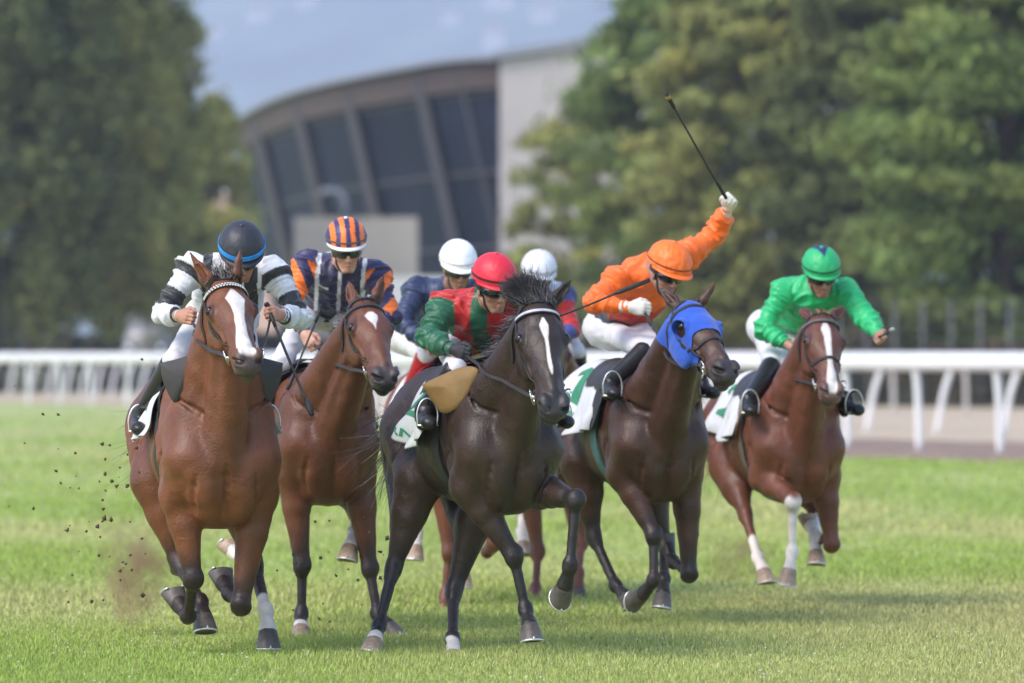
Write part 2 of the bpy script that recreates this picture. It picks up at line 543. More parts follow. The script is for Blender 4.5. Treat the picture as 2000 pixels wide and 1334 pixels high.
def tree(name, base, label, crown, nclump, per, cr, leaf, col, seed, kind='round', cat="tree", trunk=.35, gap=.0, group="trees behind the track", trunk_h=3.0):
    """crown(u) gives the half-width of the envelope at height fraction u; cr = clump radius"""
    rg = np.random.default_rng(seed); base = np.array(base, float)
    z0, z1, rx, ry, prof = crown
    C_, N_, K_ = [], [], []; cl = []
    for i in range(nclump):
        u_ = rg.uniform(0, 1)**.85; wv = prof(u_)
        ph = rg.uniform(0, 2*math.pi); rr = wv*(rg.uniform(.35, 1.0)**.5)
        c = base + V(rx*rr*math.cos(ph), ry*rr*math.sin(ph), z0 + (z1 - z0)*u_)
        r = cr*rg.uniform(.6, 1.35)*(1.0 - .35*u_)
        cl.append((c, r)); n = int(per*rg.uniform(.7, 1.3))
        d = rg.normal(0, 1, (n, 3)); d /= np.linalg.norm(d, axis=1)[:, None]
        rad = r*(rg.uniform(.25, 1, n)**.4)*(1 + .9*(rg.uniform(0,1,n) < .16)*rg.uniform(0,1,n))*(.6 + .8*vn(d*1.7 + i*3.1, 1.0, i))
        st = V(1.15, 1.15, .8) if kind == 'round' else V(.75, .75, 1.5)
        p = c + d*rad[:, None]*st*V(rg.uniform(.8,1.5), rg.uniform(.8,1.2), rg.uniform(.55,1.0))
        if kind != 'round': p[:, 2] += r*.2; 
        C_.append(p); N_.append(d)
        tone = rg.uniform(.75, 1.25); hue = rg.uniform(-1, 1)
        k = np.array(col)*tone*np.array([1 + .08*hue, 1, 1 - .1*hue])
        K_.append(np.tile(k, (n, 1))*rg.uniform(.7, 1.35, (n, 1)))
    P_, Nn, K_ = np.concatenate(C_), np.concatenate(N_), np.concatenate(K_)
    v, f, c = leaves(P_, Nn, leaf, K_, rg)
    e = empty(name, base); tag(e, label, cat, group)
    mesh_obj("crown", v, f, M['leaf'], e, smooth=False, cols=c)
    b = MB(); top = base + V(0, 0, z0 + (z1 - z0)*.75)
    b.tube([base - V(0,0,.3), base + V(.05,0,trunk_h*.5), base + V(.1,.1,z0 + (z1-z0)*.35), top], [trunk*1.35, trunk, trunk*.6, trunk*.15], 10)
    for i in rg.choice(len(cl), min(26, len(cl)), replace=False):
        c = cl[i][0]; s_ = base + V(0, 0, max(trunk_h*.6, (c[2] - base[2])*.55))
        m = (s_ + c)/2 + V(0, 0, .4)
        b.tube([s_, m, c], [trunk*.3, trunk*.18, trunk*.05], 6)
    b.build("trunk", M['bark'], e)
    return e
pr_round = lambda u: math.sqrt(max(0, 1 - (1.9*u - .95)**2))*.9 + .1
pr_cone = lambda u: (1 - u)**.55*(.72 + .9*u*(1-u)) + .22
pr_ov = lambda u: (math.sin(math.pi*min(1, (u*.86 + .12)))**.7)
def T_(px, Y): return V((px-1000)*Y/F, Y, 0)
OL = (.27,.275,.078); DG = (.12,.14,.044); YG = (.165,.215,.055); LO = (.34,.335,.105)
tree("conifer_tree", T_(215, 232), "broad feathery conifer left of the curved glass hall, the taller and nearer one", (3.0, 23, 4.2, 4, pr_cone), 300, 260, .95, .15, LO, 21, 'up')
tree("conifer_tree", T_(400, 245), "smaller conifer bough mass touching the left end of the glass hall", (3.0, 12.2, 2.5, 2.5, pr_cone), 80, 220, .75, .16, LO, 22, 'up')
tree("conifer_tree", T_(-15, 225), "conifer cut by the left edge of the picture", (3.0, 26, 5.0, 4, pr_cone), 290, 300, 1.2, .16, DG, 23, 'up')
tree("conifer_tree", T_(90, 262), "tall dark conifer behind and between the two nearer conifers at the left", (3.0, 27, 4.5, 4, pr_cone), 420, 240, 1.1, .17, DG, 33, 'up')
tree("broadleaf_tree", T_(1335, 205), "broad leafy tree right of the concrete gable, its thin left side letting light through", (1.8, 15.5, 4.3, 4, pr_ov), 210, 230, .85, .17, YG, 24)
tree("broadleaf_tree", T_(1150, 215), "small loose leafy tree partly covering the concrete gable", (2.2, 11.5, 3.0, 2.4, pr_ov), 80, 150, .65, .17, OL, 25)
tree("broadleaf_tree", T_(1520, 195), "tall dense leafy tree behind the orange and green jockeys", (1.6, 17, 4.8, 4, pr_ov), 260, 240, .9, .17, OL, 26)
tree("broadleaf_tree", T_(1750, 190), "dark leafy tree in the gap right of the green jockey", (1.4, 17, 4.2, 4, pr_ov), 210, 240, .9, .17, DG, 27)
tree("broadleaf_tree", T_(1960, 170), "large light green tree leaning in from the right edge", (2.0, 15, 4.4, 4, pr_ov), 240, 260, .85, .16, YG, 28)
tree("broadleaf_tree", T_(2140, 180), "dark tree standing mostly outside the right edge", (1.4, 17, 4.0, 4, pr_ov), 120, 260, 1.1, .17, DG, 29)

# ------------------------------------------------------------------ hedge and wire fence
def strip_leaves(name, path, h, depth, per_m, leaf, col, seed, label, cat, dens=1.0, z0=0.0):
    rg = np.random.default_rng(seed); P_, K_ = [], []
    for (a, b) in zip(path, path[1:]):
        L = np.linalg.norm(b - a); n = int(L*per_m)
        t = rg.uniform(0, 1, n)[:, None]; p = a*(1-t) + b*t
        q = vn(p*V(1,1,0), .45, seed)
        hh = h*(.70 + .6*q)
        p[:, 2] = z0 + rg.uniform(0, 1, n)*hh; p[:, 1] += rg.normal(0, depth/2, n)
        P_.append(p); K_.append(np.tile(np.array(col), (n, 1))*rg.uniform(.6, 1.4, (n, 1))*(1 + (vn(p, .9, 3)[:, None] - .5)*V(1.2, .4, .3)))
    P_, K_ = np.concatenate(P_), np.concatenate(K_)
    v, f, c = leaves(P_, np.tile(V(0,-1,.3), (len(P_),1)), leaf, K_, rg)
    o = mesh_obj(name, v, f, M['leaf'], None, smooth=False, cols=c, origin=path[0]); tag(o, label, cat); return o
hp = [T_(2200,160), T_(1990,164), T_(1650,172), T_(1300,196), T_(1000,222)]
strip_leaves("hedge", hp, 2.1, 1.0, 900, .13, (.075,.065,.034), 31, "ragged brown and green hedge under the right-hand trees behind the white rail", "hedge")
hp2 = [T_(-1100,262), T_(-150,262), T_(150,266), T_(420,272), T_(700,268)]
strip_leaves("hedge", hp2, 1.7, 1.0, 700, .14, (.055,.052,.032), 32, "low dark hedge behind the white rail at the left", "hedge", z0=.8)
M['post'] = mat("galvanised_post", (.12,.12,.125), .5, metal=.3, var=.15)
def wire_fence(px, Y, h, label, step, cx=(.30,.30,.31)):
    A, B = T_(px[0], Y[0]), T_(px[1], Y[1]); e = empty("wire_fence", A); tag(e, label, "fence")
    n = int(np.linalg.norm(B - A)/step)
    for i in range(n + 1):
        p = A + (B - A)*i/n; b = MB(); b.tube([p, p + V(0,0,h)], .04, 8); b.build("post", M['post'], e)
    b = MB()
    for z in np.linspace(.15, h - .05, 9): b.tube([A + V(0,0,z), B + V(0,0,z)], .012, 4)
    b.build("wire", M['post'], e)
wire_fence((2150, 1640), (158, 169), 3.1, "tall grey wire fence on posts in front of the ragged hedge at the right", 1.3)
wire_fence((-100, 420), (250, 255), 3.0, "grey wire fence on posts behind the rail at the left", 1.1)

# ------------------------------------------------------------------ curved glass hall
M['conc'] = mat("pale_concrete", (.47,.41,.39), .9, var=.07, scale=.4, bump=.01, bscale=3)
M['conc2'] = mat("beige_concrete", (.40,.345,.29), .9, var=.08, scale=.5)
M['wwall'] = mat("off_white_wall", (.62,.59,.59), .9, var=.05, scale=.5)
M['glass'] = mat("dark_facade_glass", (.010,.016,.034), .5, var=.5, scale=.25, spec=.03)  # strong tone noise in the colour imitates varied reflections
M['frame'] = mat("grey_metal_frame", (.075,.072,.078), .6, var=.1)
M['roofm'] = mat("grey_roof_metal", (.24,.24,.27), .55, var=.08)
M['soff'] = mat("brown_soffit", (.12,.08,.075), .8, var=.1)
def hall():
    base = T_(900, 285); e = empty("glass_hall", base)
    tag(e, "curved glass hall with leaning pillars and a thin sweeping roof", "building")
    HT = 16.0
    tp = [(455,262),(470,252),(520,215),(600,185),(690,160),(825,135),(975,118)]
    xs, ys = [], []
    for x, y in tp:
        Y = (HT - HC)*F/(HY - y); xs.append((x-1000)*Y/F); ys.append(Y)
    n = 48; ptx = np.linspace(455, 975, n+1)
    yy = np.interp(ptx, [q[0] for q in tp], [q[1] for q in tp])
    cf = np.polyfit([q[0] for q in tp], [q[1] for q in tp], 4); yy = np.polyval(cf, ptx)
    top = []
    for x, y in zip(ptx, yy):
        Y = (HT - HC)*F/(HY - y); top.append(V((x-1000)*Y/F, Y, HT))
    lean = V(3.6, 2.0, -HT)                   # from eaves down to the ground
    bot = [t + lean for t in top]
    at = lambda t, k: t + lean*k
    v = []; f = []
    K = 12
    for t in top:
        for k in range(K+1): v.append(at(t, k/K) + V(0, .15, 0))
    for i in range(n):
        for k in range(K): a = i*(K+1)+k; f.append((a, a+1, a+K+2, a+K+1))
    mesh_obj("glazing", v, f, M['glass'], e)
    def cum():
        L = [0]
        for a, b in zip(top, top[1:]): L.append(L[-1] + np.linalg.norm(b - a))
        return L
    def ip(px): return V(*[np.interp(px, ptx, [t[i] for t in top]) for i in range(3)])
    for px in (510, 590, 690, 828, 905 - 0):
        w = .42 if px != 905 else .12
        a = ip(px); d = nrm(ip(px+4) - ip(px-4)); b = MB(); out = nrm(V(d[1], -d[0], 0)); out = out if out[1] < 0 else -out
        b.tube([at(a, .03) + out*.35, at(a, 1.0) + out*.35], w, 4, up=d); b.build("pillar", M['frame'], e, smooth=False)
    for px in list(range(480, 970, 23)):
        a = ip(px); b = MB(); b.tube([at(a, .10) - V(0,.05,0), at(a, 1.0) - V(0,.05,0)], .03, 4); b.build("mullion", M['frame'], e, smooth=False)
    for k in (.10, .34, .57, .80):
        b = MB(); b.tube([at(t, k) - V(0,.12,0) for t in top], .09, 4); b.build("transom", M['frame'], e, smooth=False)
    # soffit band and roof
    def band(name, k0, k1, out0, out1, m):
        v = []; f = []
        for i, t in enumerate(top):
            d = nrm(top[min(i+1, n)] - top[max(i-1, 0)]); o = V(d[1], -d[0], 0); o = o if o[1] < 0 else -o
            a, b2 = at(t, k0) + o*out0, at(t, k1) + o*out1
            v += [a, b2, b2 - o*.5, a - o*.5]
        for i in range(n):
            for k in range(4): f.append((i*4+k, i*4+(k+1)%4, (i+1)*4+(k+1)%4, (i+1)*4+k))
        f.append((0,1,2,3)); f.append(tuple(n*4+k for k in (3,2,1,0)))
        mesh_obj(name, v, f, m, e, smooth=False)
    band("soffit", .012, .085, .45, .30, M['soff'])
    v = []; f = []
    for i, t in enumerate(top):
        d = nrm(top[min(i+1, n)] - top[max(i-1, 0)]); o = V(d[1], -d[0], 0); o = o if o[1] < 0 else -o
        v += [t + o*.9 + V(0,0,-.02), t + o*.9 + V(0,0,.20), t - o*8 + V(0,0,.45), t - o*8 + V(0,0,.1)]
    for i in range(n):
        for k in range(4): f.append((i*4+k, i*4+(k+1)%4, (i+1)*4+(k+1)%4, (i+1)*4+k))
    f.append((0,1,2,3)); f.append(tuple(n*4+k for k in (3,2,1,0)))
    mesh_obj("roof", v, f, M['roofm'], e, smooth=False)
    # concrete gable
    X0, X1 = (976-1000)*279/F, (1260-1000)*279/F
    b = MB(); z0 = HC + (HY-118)*279/F; z1 = HC + (HY-72)*279/F
    v = [(X0,279,-.2),(X1,279,-.2),(X1,279,z1),(X0,279,z0),(X0,284,-.2),(X1,284,-.2),(X1,284,z1),(X0,284,z0)]
    b.add(v, [(0,1,2,3),(5,4,7,6),(4,0,3,7),(1,5,6,2),(3,2,6,7)]); b.build("gable_wall", M['conc'], e, smooth=False)
    b = MB(); b.add([(X0-.3,278.6,z0+.02),(X1,278.6,z1+.02),(X1,278.6,z1+.4),(X0-.3,278.6,z0+.4),(X0-.3,284.4,z0+.02),(X1,284.4,z1+.02),(X1,284.4,z1+.4),(X0-.3,284.4,z0+.4)],
        [(0,1,2,3),(5,4,7,6),(4,0,3,7),(1,5,6,2),(3,2,6,7),(0,4,5,1)]); b.build("coping", M['roofm'], e, smooth=False)
    def blk(name, x0, x1, y0, Y, dep, m):
        X0, X1 = (x0-1000)*Y/F, (x1-1000)*Y/F; z = HC + (HY-y0)*Y/F
        b = MB(); b.box(((X0+X1)/2, Y + dep/2, z/2 - .1), (X1-X0, dep, z + .2)); b.build(name, m, e, smooth=False)
    blk("stair_block", 578, 812, 432, 272.4, 6, M['conc2'])
    blk("forecourt_wall", 720, 1300, 540, 266, .5, M['wwall'])
    blk("parapet", 574, 816, 424, 272, .35, M['conc2'])
    # rooftop duct seen in front of the glass
    b = MB(); c = T_(672, 271.8) ; z = HC + (HY - 425)*271.8/F
    b.tube([c + V(0,0,z), c + V(0,0,z+.9), c + V(-.3,0,z+1.25), c + V(-.9,0,z+1.3), c + V(-1.2,0,z+1.0)], .16, 12); b.build("duct", M['roofm'], e)
hall()
# house behind the conifers
hb = T_(452, 420); e = empty("pink_house", hb); tag(e, "pink rendered house glimpsed between the conifer and the glass hall", "house")
b = MB(); b.box(hb + V(0,0,6.6), (7, 6, 13.2)); b.build("wall", mat("pink_render", (.60,.38,.32), .9), e, smooth=False)
b = MB(); z = 13.2; b.add([hb+V(-4,-3.6,z),hb+V(4,-3.6,z),hb+V(4,3.6,z),hb+V(-4,3.6,z),hb+V(-2,0,z+1.6),hb+V(2,0,z+1.6)], [(0,1,5,4),(1,2,5),(2,3,4,5),(3,0,4),(0,3,2,1)]); b.build("roof", M['render_w'], e, smooth=False)
for i in range(2):
    b = MB(); b.box(hb + V(-1.5+3*i,-3.03,9.5), (1.0,.06,1.5)); b.build("window", M['lens'], e, smooth=False)

# ------------------------------------------------------------------ white running rails
M['pvc'] = mat("white_plastic_rail", (.72,.70,.70), .5, var=.05, scale=.8, spec=.5)
def rail(path, h, step, r, lean, label, prad=.05, col='pvc', phase=0.0):
    pts = [G(x, y) for x, y in path]; pts = smooth_path(pts, 8)
    L = np.concatenate([[0], np.cumsum([np.linalg.norm(b - a) for a, b in zip(pts, pts[1:])])])
    e = empty("running_rail", pts[0]); tag(e, label, "rail", "white rails along the sand track")
    b = MB(); b.tube([p + V(0,0,h) for p in pts], [r]*len(pts), 12, flat=1.5, up=V(0,0,1)); b.build("top_rail", M[col], e)
    P3 = np.array(pts); s_ = step*phase
    while s_ < L[-1]:
        p = V(*[np.interp(s_, L, P3[:, i]) for i in range(3)]); q = V(*[np.interp(min(s_+.5, L[-1]), L, P3[:, i]) for i in range(3)])
        d = nrm(q - p); o = V(-d[1], d[0], 0); o = o if o[1] < 0 else -o      # towards the lens
        side = -d if d[0] > 0 else d
        top = p + V(0,0,h - .12) 
        sgn = lean
        b = MB(); pp = smooth_path([top - o*.02*sgn, top + V(0,0,-.10) + V(.05,0,0), p + V(.08 if sgn > 0 else -.08, 0, h*.55), p + V(.10 if sgn > 0 else -.22,0,-.02)], 5)
        b.tube(pp, prad, 8); b.build("post", M[col], e)
        s_ += step
rail([(2250,902),(1872,883),(1735,879),(1400,864),(1100,850),(700,823),(400,801),(160,794),(0,790),(-160,788),(-700,783)], 1.42, 2.9, .092, 1, "nearest white running rail with gooseneck posts, in front of the sand", .06, phase=.35)
rail([(2250,866),(1927,850),(1780,846),(1400,832),(1100,822),(700,803),(350,785),(150,775),(0,770),(-160,766),(-700,762)], 1.44, 3.3, .10, -1, "second white running rail with straight leaning posts, just behind the nearest rail", .06, phase=.55)
M['pvc2'] = mat("weathered_plastic_rail", (.50,.45,.42), .7, var=.1, scale=.8)
rail([(2200,822),(1972,813),(1855,811),(1400,798),(700,779),(300,765),(0,757),(-160,755),(-700,751)], 1.46, 5.0, .09, 1, "weathered far running rail along the back edge of the sand", .06, 'pvc2', phase=.4)

# ------------------------------------------------------------------ van and onlookers far left
def van():
    Y = 240; c = T_(285, Y) + V(0,0,.84); e = empty("parked_van", c); tag(e, "grey van parked under the conifers behind the white and black silks jockey", "van")
    v = []; f = []
    prof = [(-.98,.35),(-1.0,1.1),(-.92,1.75),(-.80,2.25),(-.60,2.42),(.60,2.42),(.80,2.25),(.92,1.75),(1.0,1.1),(.98,.35)]
    st = [(0,.92,.62),(.25,1,.70),(.9,1,.78),(1.3,1,1.0),(4.6,1,1.0),(4.75,.96,.97)]
    for y, sx, sz in st:
        for a, z in prof: v.append(c + V(a*sx, y, .35 + (z-.35)*sz))
    m = len(prof)
    for i in range(len(st)-1):
        for k in range(m): f.append((i*m+k, (i+1)*m+k, (i+1)*m+(k+1)%m, i*m+(k+1)%m))
    f.append(tuple(range(m))); f.append(tuple((len(st)-1)*m+k for k in range(m))[::-1])
    mesh_obj("body", v, f, mat("grey_van_paint", (.26,.25,.26), .4, coat=.5), e)
    b = MB(); b.add([c+V(-.72,.84,1.62),c+V(.72,.84,1.62),c+V(.62,1.28,2.2),c+V(-.62,1.28,2.2),c+V(-.72,.80,1.60),c+V(.72,.80,1.60),c+V(.62,1.24,2.2),c+V(-.62,1.24,2.2)], [(4,5,6,7),(0,3,2,1),(0,1,5,4),(1,2,6,5),(2,3,7,6),(3,0,4,7)]); b.build("windscreen", M['lens'], e, smooth=False)
    for z in (-1, 1):
        b = MB(); b.box(c + V(.68*z,-.02,.95), (.3,.08,.2)); b.build("headlight", M['alu'], e)
        for y in (.9, 3.7):
            b = MB(); b.tube([c + V(.80*z,y,.34), c + V(.99*z,y,.34)], .34, 18); b.build("wheel", M['rubber'], e)
van()
def onlooker(px, Y, top, pants, label, skin=(.35,.2,.14), h=1.7):
    c = T_(px, Y) + V(0,0,.83); B = Field(); X, U = V(1,0,0), V(0,0,1); k = h/1.7
    B.ell(c + U*1.58*k, np.eye(3), (.075,.09,.115), .02); B.ell(c + V(0,-.09,1.56*k), np.eye(3), (.015,.02,.02), .01); B.cone(c + U*1.46*k, c + U*1.40*k, .05, .06, .03)
    B.cone(c + U*.95*k, c + U*1.32*k, .125, .14, .05, X, 1.25); B.cone(c + V(-.16,0,1.36*k), c + V(.16,0,1.36*k), .06, .06, .04)
    for z in (-1, 1):
        B.cone(c + V(.19*z,0,1.35*k), c + V(.24*z,.02,1.08*k), .05, .042, .03); B.cone(c + V(.24*z,.02,1.08*k), c + V(.22*z,-.08,.84*k), .042, .03, .02); B.ell(c + V(.22*z,-.10,.78*k), np.eye(3), (.025,.035,.06), .02)
        B.cone(c + V(.09*z,0,.93*k), c + V(.11*z,-.01,.5*k), .09, .06, .04); B.cone(c + V(.11*z,-.01,.5*k), c + V(.12*z,.02,.09*k), .06, .04, .02); B.cone(c + V(.12*z,.03,.05), c + V(.13*z,-.14,.04), .045, .035, .02)
    v, q = B.mesh(.02); z = v[:, 2]/k; cc = np.tile(np.array(skin), (len(v), 1))
    cc = mixc(cc, (z < 1.43) & (z > .92) & ~((np.abs(v[:,0]-c[0]) > .19) & (z < 1.08)), top); cc = mixc(cc, (z <= .95) & (np.abs(v[:,0]-c[0]) < .19), pants)
    cc = mixc(cc, (z > 1.62) | ((z > 1.5) & (v[:,1] > c[1] + .03)), (.03,.02,.015))
    o = mesh_obj("person", v, q, mat("onlooker_clothes", attr=True, rough=.8), None, cols=cc, origin=c)
    tag(o, label, "onlooker", "onlookers standing behind the rails at the left")
def mixc(c, m, d):
    m = np.asarray(m, float)[:, None]; return c*(1-m) + np.array(d)*m
onlooker(178, 240, (.62,.60,.66), (.05,.06,.1), "onlooker in a white top standing alone under the conifers")
onlooker(133, 240, (.45,.47,.62), (.05,.08,.16), "onlooker in pale blue between the other onlookers")
onlooker(108, 241, (.50,.42,.48), (.04,.04,.05), "onlooker in pale pink beside the one in pale blue")
onlooker(60, 243, (.20,.08,.08), (.04,.04,.05), "onlooker in dark red farther left under the conifers")

# ------------------------------------------------------------------ grass
def blades(n, rg, ya, yb, hgt, wd, tip=.0):
    # even cover over the ground as it shows in the picture
    Y = 1/(rg.uniform(1/yb, 1/ya, n)); px = rg.uniform(-420, 2420, n)
    row = HY + HC*F/Y; ed = np.interp(px, [-420,0,300,900,1100,1600,2150,2420], [783,787,798,838,856,891,906,914])
    k_ = row > ed + 1; Y, px = Y[k_], px[k_]; n = len(Y)
    X = (px - 1000)*Y/F*1.06
    root = np.stack([X, Y, np.zeros(n)], 1)
    patch = vn(root*V(1,.5,1), 1.1, 4); patch2 = vn(root*V(1,.4,1), .35, 9)
    h = hgt*(.45 + .9*patch)*rg.uniform(.5, 1.3, n)
    w = wd*rg.uniform(.7, 1.4, n)
    az = rg.uniform(0, 2*math.pi, n); ln = rg.uniform(.1, .75, n)
    d = np.stack([np.cos(az), np.sin(az), np.zeros(n)], 1)
    s = np.stack([np.cos(az + 1.57 + rg.normal(0,.5,n)), np.sin(az + 1.57)*.4, np.zeros(n)], 1)
    up = V(0,0,1)
    mid = root + d*(h*ln*.35)[:, None] + up*(h*.6)[:, None]
    tp = root + d*(h*ln)[:, None] + up*h[:, None]
    v = np.stack([root - s*w[:, None], root + s*w[:, None], mid + s*w[:, None]*.7, mid - s*w[:, None]*.7, tp + s*w[:, None]*.12, tp - s*w[:, None]*.12], 1).reshape(-1, 3)
    i = np.arange(n)*6
    f = np.concatenate([np.stack([i, i+1, i+2, i+3], 1), np.stack([i+3, i+2, i+4, i+5], 1)])
    yel = sstep(.42, .75, patch2 + rg.normal(0, .12, n))[:, None]
    c = (V(.29,.375,.080)*(1-yel) + V(.46,.43,.18)*yel)*rg.uniform(.65, 1.45, (n, 1))
    dry = (rg.uniform(0, 1, n) < .06)[:, None]; c = np.where(dry, V(.32,.27,.14), c)
    return v, f, np.repeat(c, 6, 0)
rg = np.random.default_rng(5)
parts = [blades(262000, rg, 24.5, 34, .032, .0026), blades(124000, rg, 34, 50, .042, .0045), blades(62000, rg, 50, 80, .05, .009), blades(36000, rg, 78, 150, .05, .018)]
vv = np.concatenate([p[0] for p in parts]); cc = np.concatenate([p[2] for p in parts]); off = 0; ff = []
for p in parts: ff.append(p[1] + off); off += len(p[0])
M['blade'] = leaf_mat("grass_blades", .25)
o = mesh_obj("grass", vv, np.concatenate(ff), M['blade'], None, smooth=False, cols=cc, origin=V(0,28,0)); o["kind"] = "stuff"
# clover flowers
n = 420; Y = 1/(rg.uniform(1/33, 1/25.5, n)); px = rg.uniform(0, 2000, n); keep = vn(np.stack([px*.004, Y*.5, Y*0], 1), 1.0, 2) > .5; Y, px = Y[keep], px[keep]
b = MB()
for x, y in zip(px, Y):
    c = V((x-1000)*y/F, y, rg.uniform(.03,.055)); r = rg.uniform(.003,.0062)
    b.add([c+V(r,0,0),c+V(0,r,0),c-V(r,0,0),c-V(0,r,0),c+V(0,0,r),c-V(0,0,r)], [(0,1,4),(1,2,4),(2,3,4),(3,0,4),(1,0,5),(2,1,5),(3,2,5),(0,3,5)])
o = b.build("clover_flowers", mat("white_clover", (.62,.62,.55), .8), origin=V(0,28,0)); o["kind"] = "stuff"
# clods of turf thrown up by the hooves
b = MB()
for i in range(110):
    if i < 60: x = rg.normal(215, 65); y = rg.uniform(860, 1180); Y = rg.uniform(29, 31)
    elif i < 72: x = rg.uniform(20, 300); y = rg.uniform(700, 1000); Y = rg.uniform(29, 32)
    else: x = rg.uniform(540, 760); y = rg.uniform(1010, 1230); Y = rg.uniform(30, 33)
    c = P(x, y, Y); r = rg.uniform(.003, .012) * (1.6 if rg.uniform() < .1 else 1)
    q = rg.normal(0, 1, (3, 3)); q, _ = np.linalg.qr(q)
    pts = [c + q.T @ (V(a, b_, c_)*r*rg.uniform(.6, 1.4)) for a, b_, c_ in [(1,0,0),(0,1,0),(-1,0,0),(0,-1,0),(0,0,1.3),(0,0,-1)]]
    b.add(pts, [(0,1,4),(1,2,4),(2,3,4),(3,0,4),(1,0,5),(2,1,5),(3,2,5),(0,3,5)])
o = b.build("flying_turf", mat("dark_soil", (.09,.055,.032), .95, var=.3), origin=V(-3,30,0)); o["kind"] = "stuff"
# puff of dust behind the bay horse
def dust(name, c, rad, dens, seed):
    bpy.ops.mesh.primitive_uv_sphere_add(segments=24, ring_count=16, radius=1, location=tuple(c)); o = bpy.context.object; o.name = name; o.scale = rad
    m = bpy.data.materials.new("dust_cloud"); m.use_nodes = True; t = m.node_tree; N, L = t.nodes, t.links
    for n in list(N):
        if n.type != 'OUTPUT_MATERIAL': N.remove(n)
    pv = N.new("ShaderNodeVolumePrincipled"); pv.inputs['Color'].default_value = (.42,.27,.19,1)
    tc = N.new("ShaderNodeTexCoord"); nz = N.new("ShaderNodeTexNoise"); nz.inputs['Scale'].default_value = 2.2; nz.inputs['Detail'].default_value = 4
    L.new(tc.outputs['Object'], nz.inputs['Vector'])
    ln = N.new("ShaderNodeVectorMath"); ln.operation = 'LENGTH'; L.new(tc.outputs['Object'], ln.inputs[0])
    m1 = N.new("ShaderNodeMapRange"); m1.inputs[1].default_value = 1.0; m1.inputs[2].default_value = .1; m1.inputs[3].default_value = 0; m1.inputs[4].default_value = 1; L.new(ln.outputs['Value'], m1.inputs[0])
    m2 = N.new("ShaderNodeMapRange"); m2.inputs[1].default_value = .42; m2.inputs[2].default_value = .7; m2.inputs[4].default_value = dens; L.new(nz.outputs[0], m2.inputs[0])
    mu = N.new("ShaderNodeMath"); mu.operation = 'MULTIPLY'; L.new(m1.outputs[0], mu.inputs[0]); L.new(m2.outputs[0], mu.inputs[1]); L.new(mu.outputs[0], pv.inputs['Density'])
    L.new(pv.outputs[0], N['Material Output'].inputs['Volume'] if 'Material Output' in N else [n for n in N if n.type == 'OUTPUT_MATERIAL'][0].inputs['Volume'])
    o.data.materials.append(m); o["kind"] = "stuff"
dust("dust", P(262, 1115, 31.6), (.24, .35, .34), 12.0, 1)
dust("dust", P(1440, 1085, 36.0), (.3, .4, .2), 5.0, 2)
# ------------------------------------------------------------------ haze
def haze(d):
    b = MB(); b.box((0, 5395, 724), (6400, 10810, 1450)); o = b.build("haze", M['conc'], smooth=False)
    m = bpy.data.materials.new("air"); m.use_nodes = True; t = m.node_tree; N, L = t.nodes, t.links
    N.remove(N["Principled BSDF"]); pv = N.new("ShaderNodeVolumePrincipled"); pv.inputs['Color'].default_value = (.66,.71,.98,1); pv.inputs['Density'].default_value = d
    pv.inputs['Anisotropy'].default_value = .0
    L.new(pv.outputs[0], N['Material Output'].inputs['Volume']); o.data.materials.clear(); o.data.materials.append(m); o["kind"] = "stuff"
haze(.00021)
# ------------------------------------------------------------------ racehorses
BAY = (.16, .052, .02); DARK = (.032, .018, .014); BLACK = (.014, .011, .011)
WHITE = (.62, .56, .52); HORN = (.085, .07, .062); PALE = (.33, .23, .16)

def vnorm(v, q):
    n = np.cross(v[q[:, 2]] - v[q[:, 0]], v[q[:, 3]] - v[q[:, 1]])
    out = np.zeros_like(v)
    for i in range(4): 
        for c in range(3): out[:, c] += np.bincount(q[:, i], n[:, c], len(v))
    return out / (np.linalg.norm(out, axis=1)[:, None] + 1e-12)

def hair_tuft(rootfn, n, length, dirfn, wd=.003, segs=5, seed=1):
    """many thin tapering locks; returns verts and faces"""
    rr = np.random.default_rng(seed); Vs = []; Fs = []
    for i in range(n):
        p, nn = rootfn(rr)
        d = dirfn(p, nn, rr); L = length * rr.uniform(.6, 1.15)
        curl = rr.normal(0, .5, 3); grav = V(0, 0, -1)
        b0 = len(Vs); q = p.copy(); v = nrm(d)
        side = nrm(np.cross(v, rr.normal(0, 1, 3)))
        for s in range(segs + 1):
            t = s / segs; ww = wd * (1 - t) ** .7 * rr.uniform(.8, 1.2) + .0004
            Vs.append(q + side * ww); Vs.append(q - side * ww)
            v = nrm(v + (curl * .35 + grav * .16) * t); q = q + v * L / segs
        for s in range(segs):
            a = b0 + s * 2; Fs.append((a, a+1, a+3, a+2))
    return Vs, Fs

